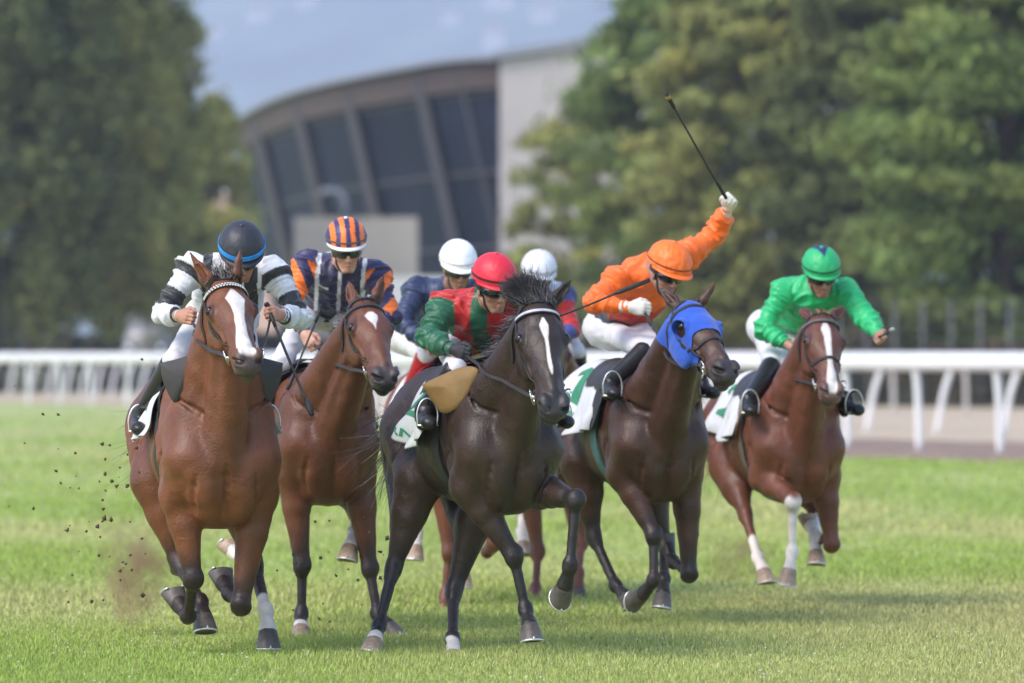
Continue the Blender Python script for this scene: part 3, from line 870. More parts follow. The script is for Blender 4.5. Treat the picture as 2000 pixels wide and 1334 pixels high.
def hoof_mesh(c, p, lat, parent, col, sc=1.0, shoe=True, tip=None):
    """hoof under the coronet c; p = direction of the pastern, lat = horse's left"""
    lat = nrm(lat - p * (lat @ p)); fp = np.cross(p, lat)
    dn = nrm(p * math.cos(R(38)) - fp * math.sin(R(38)))
    fw = np.cross(dn, lat)
    v = []; f = []; cols = []
    n = 20
    rings = [(-.012, .036, .0), (.0, .043, .0), (.02, .047, .008), (.045, .052, .02), (.07, .057, .032), (.078, .058, .034), (.078, .047, .032), (.070, .03, .025)]
    for hgt, r, off in rings:
        for k in range(n):
            a = 2 * math.pi * k / n
            cx, sx = math.cos(a), math.sin(a)
            fr = r * 1.12 if cx > 0 else r * .80
            heel = hgt * (1 if cx > -.3 or hgt > .06 else .9)
            v.append(c + sc * (fw * (fr * cx + off) + lat * r * .95 * sx + dn * heel))
            cols.append(np.array(col) * (.75 + .5 * (hgt / .08)) if r > .05 else np.array(col) * .8)
    m = len(rings)
    for i in range(m - 1):
        for k in range(n):
            k2 = (k + 1) % n
            f.append((i*n+k, i*n+k2, (i+1)*n+k2, (i+1)*n+k))
    f.append(tuple(range(n))[::-1]); f.append(tuple((m-1)*n+k for k in range(n)))
    h = mesh_obj("hoof", v, f, M['hoof'], parent, cols=np.array(cols))
    if shoe:
        b = MB()
        cc = c + sc * (dn * .079 + fw * .036)
        pts = [cc + sc * (fw * .058 * math.cos(a) * 1.05 + lat * .052 * math.sin(a)) for a in np.linspace(-R(140), R(140), 18)]
        b.tube(pts, .0055, 6, flat=1.0)
        b.tube([cc + sc * (fw * .062 - dn * .002), cc + sc * (fw * .058 - dn * .016)], [.007, .002], 6)
        b.build("horseshoe", M['alu'], h)
    return h

class Horse:
    def __init__(s, name, label, cx, Y, yaw, dz=0.0, pitch=0.0, build=1.0):
        s.a = R(yaw)
        s.f = V(math.sin(s.a), -math.cos(s.a), 0); s.l = V(math.cos(s.a), math.sin(s.a), 0); s.u = V(0, 0, 1)
        pt = R(pitch)     # positive: forehand up
        s.fw = s.f * math.cos(pt) + s.u * math.sin(pt); s.up = s.u * math.cos(pt) - s.f * math.sin(pt)
        s.sz = build; s.lk = build * 1.17
        c = P(cx, HY, Y); c[2] = 0
        s.O = c - s.f * .62
        s.dz = dz
        s.fd = Field(); s.label = label; s.legs = []; s.spec = {}
    def T(s, x, y, z):
        return s.O + s.u * (1.15 + s.dz) + s.sz * (s.fw * x + s.l * y + s.up * (z - 1.15))
    def AX(s): return (s.fw, s.l, s.up)
    def trunk(s):
        T, A, k = s.T, s.AX(), s.sz
        fd = s.fd
        E = lambda c, r, kk=.06, op='u': fd.ell(T(*c), A, np.array(r)*k, kk, op)
        Cn = lambda a, b, ra, rb, kk=.05, sq=None: fd.cone(T(*a), T(*b), ra*k, rb*k, kk, s.l if sq else None, sq or 1)
        E((0.02,0,1.18), (.60,.275,.355), .08)
        E((.40,0,1.16), (.27,.225,.34), .08)
        Cn((.42,0,1.36), (-.02,0,1.38), .125, .12, .08)
        Cn((.36,0,1.475), (.08,0,1.44), .055, .06, .08)
        Cn((0,0,1.34), (-.6,0,1.38), .15, .15, .08)
        E((-.62,0,1.28), (.33,.22,.25), .08)
        E((-.25,0,1.09), (.42,.225,.22), .08)
        for q in (-1, 1):
            E((-.64,.13*q,1.16), (.27,.155,.30), .05)
            E((-.80,.09*q,1.22), (.13,.10,.20), .05)
            Cn((.22,.145*q,1.39), (.53,.165*q,1.13), .105, .112, .08)
            Cn((.48,.150*q,1.33), (.57,.155*q,1.14), .095, .088, .07)
            Cn((.54,.160*q,1.12), (.43,.180*q,.95), .102, .088, .06)
            Cn((.26,.2*q,1.2), (.38,.205*q,.99), .085, .07, .03)      # triceps
            E((.585,.085*q,1.03), (.10,.10,.16), .055)              # pectorals
            E((.47,.07*q,.89), (.15,.085,.09), .04)
            Cn((.60,.035*q,1.3), (.61,.08*q,1.0), .055, .03, .05)
            Cn((.28,.215*q,1.28), (.30,.22*q,1.12), .05, .045, .03)
        Cn((.45,0,.90), (.05,0,.91), .10, .13, .07)
        s.groove = [((.74,0,1.10),(.68,0,.90),.007,.022), ]
        for q in (-1, 1):
            s.groove += [((.66,.140*q,1.06),(.58,.120*q,.88),.008,.022), ((.64,.075*q,1.32),(.44,.17*q,1.42),.008,.025),
                         ((.40,.285*q,1.25),(.30,.27*q,1.02),.008,.022), ((-.40,.27*q,1.36),(-.46,.27*q,1.05),.009,.03), ((-.72,.27*q,1.25),(-.66,.26*q,1.0),.008,.025)]
        return s
    def head(s, poll, Yp, nose, L=.64, yawx=0.0, roll=0.0, ears=None, nb=None):
        """poll and nose in photograph pixels; the nose end lies nearer to the lens"""
        hs = L / .60 * 1.04; s.hs = hs
        p = P(*poll, Yp); e = reach(p, *nose, L, True)
        d = nrm(e - p)
        psi = math.atan2(d[0], -d[1]) + R(yawx)
        u = V(math.cos(psi), math.sin(psi), math.tan(R(roll)))
        u = nrm(u - d * (u @ d)); n = np.cross(u, d)
        if n[1] > 0 and abs(n[1]) > .2: n = -n
        if n[2] < -.2: n = -n
        s.hp, s.hd, s.hu, s.hn = p, d, u, n
        s.H = H = lambda t, a, b: p + hs * (d * t + u * a + n * b)
        A = (d, u, n); fd = s.fd
        E = lambda c, r, kk=.02, op='u', ax=A: fd.ell(H(*c), ax, np.array(r)*hs, kk, op)
        Cn = lambda a, b, ra, rb, kk=.02, sq=None, op='u': fd.cone(H(*a), H(*b), ra*hs, rb*hs, kk, u if sq else None, sq or 1, op)
        # neck from withers/chest to the poll
        T = s.T; k = s.sz
        n0 = T(.36, 0, 1.27); n3 = H(.06, 0, -.12)
        cr0 = T(.30, 0, 1.45)
        mid = (n0 + n3) / 2 + s.u * .02
        if nb is not None: mid = mid + V(*nb)
        fd.cone(n0, mid, .235*k, .165*k, .08, s.l, .76)
        sd2 = nrm(s.l + u)
        fd.cone(mid, n3, .165*k, .112*k, .05, sd2, .74)
        fd.cone(cr0, (cr0*.5 + H(.0,0,-.09)*.5) + s.u*.035, .07, .05, .05)
        fd.cone((cr0*.5 + H(.0,0,-.09)*.5) + s.u*.035, H(.02,0,-.07), .05, .045, .05)
        th0 = T(.60, 0, 1.14); th1 = H(.20, 0, -.19)
        fd.cone(th0, th1, .105, .055, .05)                       # windpipe
        for q in (-1, 1):
            fd.cone(T(.62, .055*q, 1.18), H(.16, .05*q, -.15), .055, .036, .022)
            fd.cone(T(.45, .10*q, 1.32), H(.06, .050*q, -.14), .145, .066, .06)
        s.crest = [cr0 + s.u*.06, (cr0*.5 + H(0,0,-.09)*.5) + s.u*.085, H(.0,0,-.03)]
        # skull
        E((.09,0,-.06), (.12,.086,.085), .03)
        E((.19,0,-.06), (.16,.104,.080), .03)
        Cn((.20,0,-.055), (.40,0,-.047), .074, .056, .03)
        Cn((.38,0,-.047), (.53,0,-.042), .056, .042, .02)
        Cn((.22,0,-.012), (.50,0,-.010), .028, .022, .02)
        for q in (-1, 1):
            E((.20,.060*q,-.155), (.120,.036,.095), .025)
            Cn((.17,.086*q,-.075), (.37,.058*q,-.078), .024, .013, .012)
            E((.195,.091*q,-.044), (.050,.026,.034), .014)
            Cn((.150,.076*q,-.022), (.215,.102*q,-.028), .014, .014, .014)
            Cn((.33,.034*q,-.05), (.52,.032*q,-.05), .028, .026, .012)
            E((.555,.042*q,-.036), (.050,.031,.040), .012)
            Cn((.47,.045*q,-.075), (.57,.038*q,-.095), .026, .024, .012)
        Cn((.22,0,-.165), (.52,0,-.115), .052, .032, .03)
        E((.552,0,-.068), (.062,.052,.058), .02)
        E((.592,0,-.068), (.030,.044,.040), .015)
        E((.560,0,-.125), (.046,.036,.030), .022)
        for q in (-1, 1):
            ax = (nrm(d*.75 - n*.65), nrm(u*q + d*.5 + n*.2), n)
            E((.585,.056*q,-.032), (.030,.022,.017), .008, 's', ax)
            E((.572,.050*q,-.04), (.018,.016,.010), .006, 's', ax)
            E((.196,.121*q,-.026), (.027,.018,.020), .005, 's')
        E((.600,0,-.104), (.055,.05,.0045), .004, 's')
        # ears
        for q, tip in zip((-1, 1), ears):
            b = H(.015, .052*q, -.035)
            t = reach(b, *tip, .165*hs, False) if tip[0] else b - d*.16*hs
            s.ears = getattr(s, 'ears', []) + [(b, t)]
            ed = nrm(t - b)
            op_ = nrm(n*.8 + u*q*.7 - ed*0); op_ = nrm(op_ - ed*(op_ @ ed)); wd_ = np.cross(ed, op_)
            m1 = b + ed*.055*hs + op_*.004; m2 = b + ed*.115*hs + op_*.002
            fd.cone(b, m1, .026*hs, .034*hs, .02, op_, .75)
            fd.cone(m1, m2, .034*hs, .024*hs, .008, op_, .62)
            fd.cone(m2, t, .024*hs, .004, .008, op_, .6)
            fd.cone(b + ed*.045*hs + op_*.022, b + ed*.12*hs + op_*.017, .016*hs, .010*hs, .006, op_, .9, 's')
        return s
    def fore(s, q, knee, fet, hoof, flags='nnn', elbow=(0,0,0), hl=.12, Ls=(.41,.27,.115)):
        """q = -1 left in the picture (horse's right)"""
        k = s.lk
        e = s.T(.43 + elbow[0], (.185 + elbow[1])*q, .955 + elbow[2])
        kn = reach(e, *knee, Ls[0]*s.sz, flags[0] == 'n')
        ft = reach(kn, *fet, Ls[1]*s.sz, flags[1] == 'n')
        hf = reach(ft, *hoof, Ls[2]*s.sz, flags[2] == 'n')
        fd = s.fd
        top = s.T(.50, .15*q, 1.06)
        a = e; b = kn; ab = b - a; Lb = np.linalg.norm(ab); d = ab / Lb
        lat = nrm(s.l - d*(s.l @ d)); fr = np.cross(d, lat)
        fd.cone(top, a, .10*k, .088*k, .03)
        fd.cone(a, a + ab*.35, .082*k, .066*k, .03)
        fd.cone(a + ab*.35, a + ab*.92, .066*k, .037*k, .02)
        fd.cone(a + fr*.025 + lat*q*.02, a + ab*.6 + fr*.012 + lat*q*.008, .052*k, .034*k, .012)
        fd.cone(a - fr*.03, a + ab*.55 - fr*.018, .05*k, .03*k, .012)
        fd.cone(a - fr*.02 - lat*q*.03, a + ab*.45 - lat*q*.012, .045*k, .03*k, .012)
        c = ft - kn; dc = nrm(c); lc = nrm(s.l - dc*(s.l @ dc)); fc = np.cross(dc, lc)
        fk = nrm(fr + fc)
        fd.cone(kn - d*.03, kn + dc*.028, .040*k, .036*k, .012)
        fd.ell(kn + fk*.010, (nrm(d + dc), lc, fk), V(.052,.045,.038)*k, .010)
        for z in (-1, 1): fd.cone(kn + lc*.030*z - d*.02, kn + lc*.028*z + dc*.02, .017, .016, .01)
        fd.ell(kn - fk*.03 - d*.005, (nrm(d + dc), lc, fk), V(.026,.018,.018)*k, .01)
        fd.cone(kn + c*.05, kn + c*.88, .0245*k, .0215*k, .014)
        fd.cone(kn + c*.1 - fc*.022, kn + c*.9 - fc*.018, .0145*k, .015*k, .008)
        p = hf - ft; dp = nrm(p)
        s._foot(ft, p, dc, dp, lc, fc)
        s.legs.append(dict(pts=[a, kn, ft, hf], q=q, fore=True, dp=dp, lat=lc))
        return s
    def _foot(s, ft, p, dc, dp, lc, fc):
        fd = s.fd; k = s.lk
        fd.cone(ft - dc*.014, ft + dp*.010, .0345*k, .0345*k, .012)
        fd.ell(ft - fc*.018, (dc, lc, fc), V(.027,.028,.024)*k, .010)
        for z in (-1, 1): fd.cone(ft + lc*.016*z - fc*.012, ft + lc*.016*z + dp*.012 - fc*.01, .018*k, .017*k, .008)
        fd.cone(ft, ft + p*.8, .0255*k, .0255*k, .012)
        fd.cone(ft + p*.6, ft + p*1.0, .030*k, .038*k, .012)
    def hind(s, q, hock, fet, hoof, flags='fnn', hip=(0,0,0), stf=None, Ls=(.42,.37,.125)):
        k = s.lk; fd = s.fd
        st = s.T(-.38 + hip[0], (.19 + hip[1])*q, .96 + hip[2])
        if stf is not None: st = np.array(stf)
        hk = reach(st, *hock, Ls[0]*s.sz, flags[0] == 'n')
        ft = reach(hk, *fet, Ls[1]*s.sz, flags[1] == 'n')
        hf = reach(ft, *hoof, Ls[2]*s.sz, flags[2] == 'n')
        hp = s.T(-.64, .14*q, 1.20)
        fd.cone(hp, st, .155*k, .105*k, .05)
        bk = s.T(-.83, .12*q, 1.16)
        ab = hk - st; d = nrm(ab); lat = nrm(s.l - d*(s.l @ d)); fr = np.cross(d, lat)
        if fr @ s.f < 0 and abs(fr @ s.f) > .3: pass
        fd.cone(bk, st*.45 + hk*.55 - fr*.03, .12*k, .055*k, .05)
        fd.cone(st, st + ab*.4, .112*k, .082*k, .04)
        fd.cone(st + ab*.4, st + ab*.9, .082*k, .038*k, .025)
        fd.cone(st + ab*.1 + lat*q*.03, st + ab*.6 + lat*q*.008, .055*k, .034*k, .015)
        c = ft - hk; dc = nrm(c); lc = nrm(s.l - dc*(s.l @ dc)); fc = np.cross(dc, lc)
        # achilles cord and point of hock
        ph = hk - fc*.058 - dc*.03
        fd.cone(st + ab*.5 - fr*.03, ph, .026*k, .020*k, .012)
        fd.cone(ph, hk + dc*.05 - fc*.015, .026*k, .024*k, .012)
        fd.cone(hk - d*.03, hk + dc*.05, .042*k, .034*k, .014)
        fd.ell(hk, (dc, lc, fc), V(.055,.037,.048)*k, .014)
        fd.cone(hk + c*.08, hk + c*.9, .027*k, .023*k, .014)
        fd.cone(hk + c*.1 - fc*.022, hk + c*.9 - fc*.018, .0155*k, .016*k, .008)
        p = hf - ft; dp = nrm(p)
        s._foot(ft, p, dc, dp, lc, fc)
        s.legs.append(dict(pts=[st, hk, ft, hf], q=q, fore=False, dp=dp, lat=lc))
        return s
    def carve(s):
        add = []
        for a_, b_, r_, k_ in s.groove:
            pts = s.fd.snap(np.array([s.T(*(V(*a_)*(1-t) + V(*b_)*t)) for t in np.linspace(0, 1, 5)]), .0, 8)[0]
            rr = [.25, .9, 1, .9, .25]
            for i in range(4): add.append((pts[i], pts[i+1], r_*rr[i], r_*rr[i+1], k_))
        for a_, b_, ra, rb, k_ in add: s.fd.cone(a_, b_, ra, rb, k_, op='s')
        return s
    def flank(s, px, py, off, Y0):
        """depth at which a sight line comes within `off` of the trunk, else Y0"""
        Ys = np.linspace(Y0 - 1.6, Y0 + .9, 260); pts = np.array([P(px, py, y) for y in Ys])
        f = s.tr.at(pts); i = np.argmax(f < off)
        return min(Y0, Ys[i]) if f[i] < off else Y0
    def finish(s, base, point, blaze=None, muzzle=(.05,.04,.04), socks=(0,0,0,0), pale=(0,0,0,0), hair=(.02,.016,.016), pts_from=(.55, 1.0),
               h=.0105, hh=.0062, roots=None, blackleg=1.0, face=None, forelock=('up', 60, .14), muz=.47, mane=True, mlen=.11):
        s.carve(); fd = s.fd
        cc = s.H(.18, 0, -.06); lo = cc - .40; hi = cc + .40
        Vv, Q = two_res(fd, h, [(lo, hi, hh)])
        bd_ = sstep(.55, .75, Vv[:, 2]) ; g_ = ((vn(Vv*V(1,1,.75), 9.0) - .5)*.010 + (vn(Vv, 17.0, 3) - .5)*.006)*(.35 + .65*bd_) + (vn(Vv*V(1,1,.6), 34.0, 7) - .5)*.0028
        rot_ = np.linalg.qr(np.array([[1.,.3,.2],[.2,1,.5],[-.4,.3,1]]))[0]; onb_ = 1 - .6*(np.linalg.norm(Vv - s.H(.25, 0, -.08), axis=1) < .42)
        vz = vn(Vv, 7.0, 11) + .3*vn(Vv, 19.0, 2)
        g_ = g_ + onb_*(.0016*np.exp(-((vz - .65)/.020)**2) + .0024*np.exp(-((vn(Vv @ rot_ * V(1.6,.55,1), 9.0, 31) - .5)/.016)**2)*sstep(.5,.62,vn(Vv, 3.5, 41)))
        Vv = Vv + vnorm(Vv, Q)*g_[:, None]
        # coat colours
        C = np.tile(np.array(base), (len(Vv), 1))
        n1 = vn(Vv, 3.0); n2 = vn(Vv, 14.0, 5)
        C = C * (.72 + .56*n1[:, None]) * (.9 + .2*vn(Vv, 9.0, 21)[:, None])
        lowb = sstep(.25, -.1, np.abs((Vv - s.O) @ s.l) - .02)
        up = (Vv - s.O) @ V(0,0,1)
        best = np.full(len(Vv), 9.0); par = np.zeros(len(Vv)); which = np.zeros(len(Vv), int)
        for li, lg in enumerate(s.legs):
            pt = lg['pts']
            for i in range(3):
                a, b = pt[i], pt[i+1]; ba = b - a
                t = np.clip(((Vv - a) @ ba) / (ba @ ba), 0, 1.15)
                dd = np.linalg.norm(Vv - a - t[:, None]*ba, axis=1)
                m = (dd < best)
                best[m] = dd[m]; par[m] = i + t[m]; which[m] = li
        leg = best < .16
        bl = sstep(pts_from[0], pts_from[1], par + (n2 - .5)*.2) * leg * blackleg
        C = C*(1 - bl[:, None]) + np.array(point)*bl[:, None]
        for li in range(len(s.legs)):
            if socks[li]:
                m = sstep(socks[li] - .05, socks[li] + .05, par + (n2 - .5)*.25) * (which == li) * (best < .09)
                C = C*(1 - m[:, None]) + np.array(WHITE)*m[:, None]
        # head markings and painted nostril shade, in head coordinates
        q = (Vv - s.hp) / s.hs
        t, a, b = q @ s.hd, q @ s.hu, q @ s.hn
        onh = (t > -.1) & (t < .75) & (np.abs(a) < .16) & (b > -.22) & (b < .1)
        mz = sstep(muz, muz + .09, t + (n2-.5)*.04 - (b < -.09)*.0) * onh
        C = C*(1 - mz[:, None]) + np.array(muzzle)*mz[:, None]
        eye = np.exp(-(((t-.198)/.04)**2 + ((np.abs(a)-.105)/.035)**2 + ((b+.036)/.035)**2)) * onh
        C = C * (1 - .9*eye[:, None])
        tan = np.exp(-(((t-.40)/.09)**2 + ((b+.10)/.05)**2)) * onh
        C = C * (1 + .35*tan[:, None]*V(1,.8,.6))
        if blaze is not None:
            fm = onh & (b > -.075)
            m = blaze(t, a + (n2 - .5)*.008, n2) * fm
            C = C*(1 - m[:, None]) + np.array(WHITE)*1.05*m[:, None]
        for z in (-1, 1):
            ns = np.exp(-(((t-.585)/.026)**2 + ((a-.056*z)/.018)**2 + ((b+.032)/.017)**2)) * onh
            C = C*(1 - .85*ns[:, None])  # colour darkened inside the nostril holes to stand for their shade
        gr = sstep(.004, .0, np.abs(b + .104)) * (t > .55) * onh
        C = C*(1 - .7*gr[:, None])
        lp = sstep(-.118, -.135, b) * sstep(.53, .58, t) * onh     # grass-stained lips
        C = C*(1 - .5*lp[:, None]) + V(.10,.10,.04)*.5*lp[:, None]
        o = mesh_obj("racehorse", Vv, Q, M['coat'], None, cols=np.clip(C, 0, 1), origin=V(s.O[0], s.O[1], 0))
        tag(o, s.label, "horse", "racehorses galloping towards the camera")
        s.o = o
        for li, lg in enumerate(s.legs):
            c_ = lg['pts'][3]
            hoof_mesh(c_, lg['dp'], lg['lat'], o, PALE if pale[li] else HORN, 1.1*s.sz)
        # eyes
        for z in (-1, 1):
            b_ = MB(); c = s.H(.196, .1000*z, -.034); r = .0255*s.hs
            for i in range(8):
                pass
            pts = []; fs = []
            for i in range(9):
                th = math.pi*i/8
                for j in range(12):
                    ph = 2*math.pi*j/12
                    pts.append(c + r*(s.hd*math.cos(th) + s.hu*math.sin(th)*math.cos(ph) + s.hn*math.sin(th)*math.sin(ph)))
            for i in range(8):
                for j in range(12):
                    fs.append((i*12+j, i*12+(j+1)%12, (i+1)*12+(j+1)%12, (i+1)*12+j))
            mesh_obj("eye", pts, fs, M['eye'], o)
        # forelock and mane
        kind, nn, ln = forelock[:3]; bend = V(*forelock[3]) if len(forelock) > 3 else V(0, 0, 0)
        if nn:
            def rf(rr):
                return s.H(rr.uniform(-.02,.03), rr.normal(0,.028), .012 - rr.uniform(0,.02)), s.hn
            def df(p, q_, rr):
                if kind == 'up': return -s.hd*.7 + s.hn*.25 + s.hu*rr.normal(0,.38) + bend*rr.uniform(.3,1.3)
                return s.hd + s.hn*.35 + s.hu*rr.normal(0,.25)
            v_, f_ = hair_tuft(rf, nn, ln, df, forelock[4] if len(forelock) > 4 else .0025, 7, 11)
            mesh_obj("forelock", v_, f_, M['hair'], o, cols=np.tile(np.array(hair), (len(v_), 1)) * np.random.default_rng(1).uniform(.7, 1.8, (len(v_)//2, 1)).repeat(2, 0))
        if mane:
            cp = smooth_path(s.crest, 12)
            def rf(rr):
                i = rr.integers(0, len(cp)); return cp[i] + rr.normal(0, .008, 3) - s.u*.03, s.u
            def df(p, q_, rr):
                return s.u*rr.uniform(-.5,.25) + s.l*(mane if mane is not True else 1)*rr.uniform(.4,.9) - s.f*rr.uniform(.1,.5)
            v_, f_ = hair_tuft(rf, 700, mlen, df, .003, 6, 12)
            mesh_obj("mane", v_, f_, M['hair'], o, cols=np.tile(np.array(hair), (len(v_), 1)))
        # tail
        tb = s.T(-.93, 0, 1.38)
        def rf(rr): return tb + rr.normal(0, .02, 3), s.u
        def df(p, q_, rr): return -s.f*.8 - s.u*rr.uniform(.2,.9) + s.l*rr.normal(0,.12)
        v_, f_ = hair_tuft(rf, 420, .75, df, .0035, 9, 14)
        mesh_obj("tail", v_, f_, M['hair'], o, cols=np.tile(np.array(hair), (len(v_), 1)))
        return s
    # ---- tack
    def onhead(s, pts, off=.004):
        w_ = np.array([s.H(*p) for p in pts]); return s.fd.snap(w_, off, 10)
    def bridle(s, col=(.03,.024,.022), band=None, noseband=False, bitx=.475, deco=None, wd=.021):
        H = s.H; o = s.o
        br = MB()
        def strap(pts, w_=wd, c=col, n=5, off=.005):
            sp = smooth_path([np.array(p) for p in pts], n)
            q, nn = s.onhead(sp, off); br.strap(q, nn, w_*s.hs, .005, c); return q, nn
        for z in (-1, 1):
            strap([(.055,.10*z,-.07), (.12,.115*z,-.10), (.22,.10*z,-.115), (.34,.085*z,-.10), (.44,.07*z,-.095), (bitx-.01,.07*z,-.092)])
            strap([(.06,.10*z,-.09), (.10,.10*z,-.17), (.13,.06*z,-.25)], wd*.7)
        strap([(.055,-.10,-.07), (.02,-.075,-.01), (.01,-.03,.03), (.01,.03,.03), (.02,.075,-.01), (.055,.10,-.07)], wd)
        if noseband:
            strap([(.30,-.09,-.12), (.345,-.075,-.05), (.36,-.03,.02), (.36,.03,.02), (.345,.075,-.05), (.30,.09,-.12)], wd*.9)
        b_ = br.build("bridle", M['leather_attr'], o, smooth=False)
        bb = MB()
        sp = smooth_path([np.array(p) for p in [(.06,-.105,-.075), (.075,-.095,-.02), (.085,-.05,.02), (.088,0,.03), (.085,.05,.02), (.075,.095,-.02), (.06,.105,-.075)]], 8)
        q, nn = s.onhead(sp, .009)
        bb.strap(q, nn, .020*s.hs, .006, band or col)
        if deco:
            for i in range(2, len(q)-2):
                for dz in ((-.4, .4) if deco[1] == 'zig' else (0,)):
                    tg = nrm(q[min(i+1, len(q)-1)] - q[i-1]); cr = np.cross(tg, nn[i])
                    if deco[1] == 'zig' and (i + (dz > 0)) % 2: continue
                    bb.box(q[i] + nn[i]*.004 + cr*dz*.016*s.hs, (.0085*s.hs, (.008 if deco[1]=='zig' else .013)*s.hs, .004), (tg, cr, nn[i]), deco[0])
        bb.build("browband", M['leather_attr'], b_, smooth=False)
        s.bit = {}
        for z in (-1, 1):
            c, nn = s.onhead([(bitx, .075*z, -.09)], .012); c, nn = c[0], nn[0]
            r = MB(); r.ring(c, nn, .034*s.hs, .0045, 22, up=s.hn)
            r.tube([c - s.hu*z*.03 - s.hn*.005, c + s.hu*z*.004], .011, 8)
            r.build("bit_ring", M['steel'], b_)
            s.bit[z] = c
        s.br = b_
        return s
    def rein(s, z, hand, sag=.05, col=(.035,.028,.026), w_=.017, extra=None):
        a = s.bit[z]; h = np.array(hand)
        m = (a + h)/2 - V(0,0,sag)
        pts = bez(a + nrm(h - a)*.03*s.hs, m, h, 18)
        for i_ in range(1, 17):
            q_ = pts[i_][None]; dd = float(s.fd.at(q_)[0])
            if dd < .02: pts[i_] = s.fd.snap(q_, .02, 6)[0][0]
        pts = [pts[0]] + [(pts[j-1] + pts[j]*2 + pts[j+1])/4 for j in range(1, 17)] + [pts[-1]]
        nn = [nrm(s.l*z*.8 - s.f*-.3 + s.u*.2)]*18
        b = MB(); b.strap(pts, nn, w_, .0045, col)
        k = len(pts)
        if extra:
            for i in range(2, 8): 
                t = nrm(pts[i+1]-pts[i-1]); b.strap([pts[i]-t*.009, pts[i]+t*.009], [nn[i]]*2, w_*1.35, .011, extra)
        r = b.build("rein", M['leather_attr'], s.o, smooth=False)
        return r
    def hood(s, col):
        cc = s.H(.18, 0, -.09)
        v, q = s.fd.mesh(.0062, cc - .34, cc + .34, off=.007)
        r = (v - s.hp)/s.hs; t, a, b = r @ s.hd, r @ s.hu, r @ s.hn
        tmax = .29 + .09*sstep(.02, -.16, b) - .02*np.abs(a)/.1
        keep = (t > .012) & (t < tmax) & (b > -.225)
        for z in (-1, 1):
            keep &= (((t-.20)/.046)**2 + ((a-.105*z)/.05)**2 + ((b+.046)/.040)**2) > 1
            keep &= (((t+.01)/.05)**2 + ((a-.055*z)/.042)**2 + ((b+.02)/.07)**2) > 1
        for b0, t0 in s.ears:
            ba = t0 - b0; tt = np.clip(((v - b0) @ ba)/(ba @ ba), .02, 1.2); keep &= np.linalg.norm(v - b0 - tt[:, None]*ba, axis=1) > .046*s.hs
        kf = keep[q].all(1); used = np.zeros(len(v), bool); used[q[kf].ravel()] = True; mp = np.cumsum(used) - 1
        vv, qq = v[used], mp[q[kf]]
        n = vnorm(vv, qq); vv = vv + n*((vn(vv, 26) - .5)*.005)[:, None]
        o = mesh_obj("hood", vv, qq, M['cloth'], s.o, cols=np.tile(np.array(col), (len(vv), 1))*(.9 + .2*vn(vv, 18)[:, None]))
        for z in (-1, 1):
            b_ = MB(); c = s.H(.20, .10*z, -.048)
            ax = nrm(s.hu*z + s.hn*.25); x = nrm(-s.hd - ax*(-s.hd @ ax)); y = np.cross(ax, x)
            V_, F_ = [], []
            nn, mm = 26, 6
            for i in range(nn+1):
                ph = R(-125 + 250*i/nn); w_ = max(.12, math.cos(ph*.62))
                for j in range(mm+1):
                    u_ = j/mm; rr = (.050 - .008*u_ + .010*math.sin(u_*3.1))*s.hs
                    V_.append(c + (x*math.cos(ph) + y*math.sin(ph))*rr + ax*(-.012 + .058*w_*u_)*s.hs)
            for i in range(nn):
                for j in range(mm): k_ = i*(mm+1)+j; F_.append((k_, k_+1, k_+mm+2, k_+mm+1))
            n_ = len(V_); c3 = np.array(V_); in_ = c + (c3 - c)*.93
            F_ += [tuple(k_+n_ for k_ in f[::-1]) for f in F_]
            F_ += [(i*(mm+1)+mm, i*(mm+1)+mm+n_, (i+1)*(mm+1)+mm+n_, (i+1)*(mm+1)+mm) for i in range(nn)]
            mesh_obj("eye_cup", np.concatenate([c3, in_]), F_, M['cloth'], o, cols=np.tile(np.array(col), (2*n_, 1)))
        return s
    def plate(s, name, pts, col, parent, bulge=.03, thick=.012, mirror=True):
        """padded leather panel with the given corner points"""
        for side in ((0, 1) if mirror else (0,)):
            Ym = max(min(s.flank(q[0], q[1], .02, q[2]) for q in pts), pts[0][2] - .22); P0 = np.array([P(q[0], q[1], Ym + (q[2] - pts[0][2])) for q in pts])
            if side: P0 = P0 - 2*np.outer((P0 - s.O) @ s.l, s.l)
            pp = np.array(smooth_path(list(P0) + [P0[0]], 4)[:-1]); c = pp.mean(0)
            nl = nrm(np.linalg.svd(pp - c)[2][2]); nl = nl if nl @ s.f > 0 else -nl
            V_, F_ = [], []; m = len(pp); rings = [1, .97, .8, .6, .4, .2, .05]
            for k_, r_ in enumerate(rings):
                for p_ in pp: V_.append(c + (p_ - c)*r_ + nl*(bulge*(1 - r_**2) + (thick*.5 if k_ else 0)))
            for k_, r_ in enumerate(rings[1:]):
                for p_ in pp: V_.append(c + (p_ - c)*r_ + nl*(bulge*(1 - r_**2) - thick*.5))
            R_ = len(rings)
            for k_ in range(R_-1):
                for i in range(m): F_.append((k_*m+i, k_*m+(i+1)%m, (k_+1)*m+(i+1)%m, (k_+1)*m+i))
            b0 = R_*m
            for i in range(m): F_.append((i, b0+i, b0+(i+1)%m, (i+1)%m))
            for k_ in range(R_-2):
                for i in range(m): F_.append((b0+k_*m+i, b0+(k_+1)*m+i, b0+(k_+1)*m+(i+1)%m, b0+k_*m+(i+1)%m))
            F_.append(tuple((R_-1)*m+i for i in range(m))); F_.append(tuple(b0+(R_-2)*m+i for i in range(m))[::-1])
            mesh_obj(name, V_, F_, M['suede'], parent, cols=np.tile(np.array(col), (len(V_), 1)))
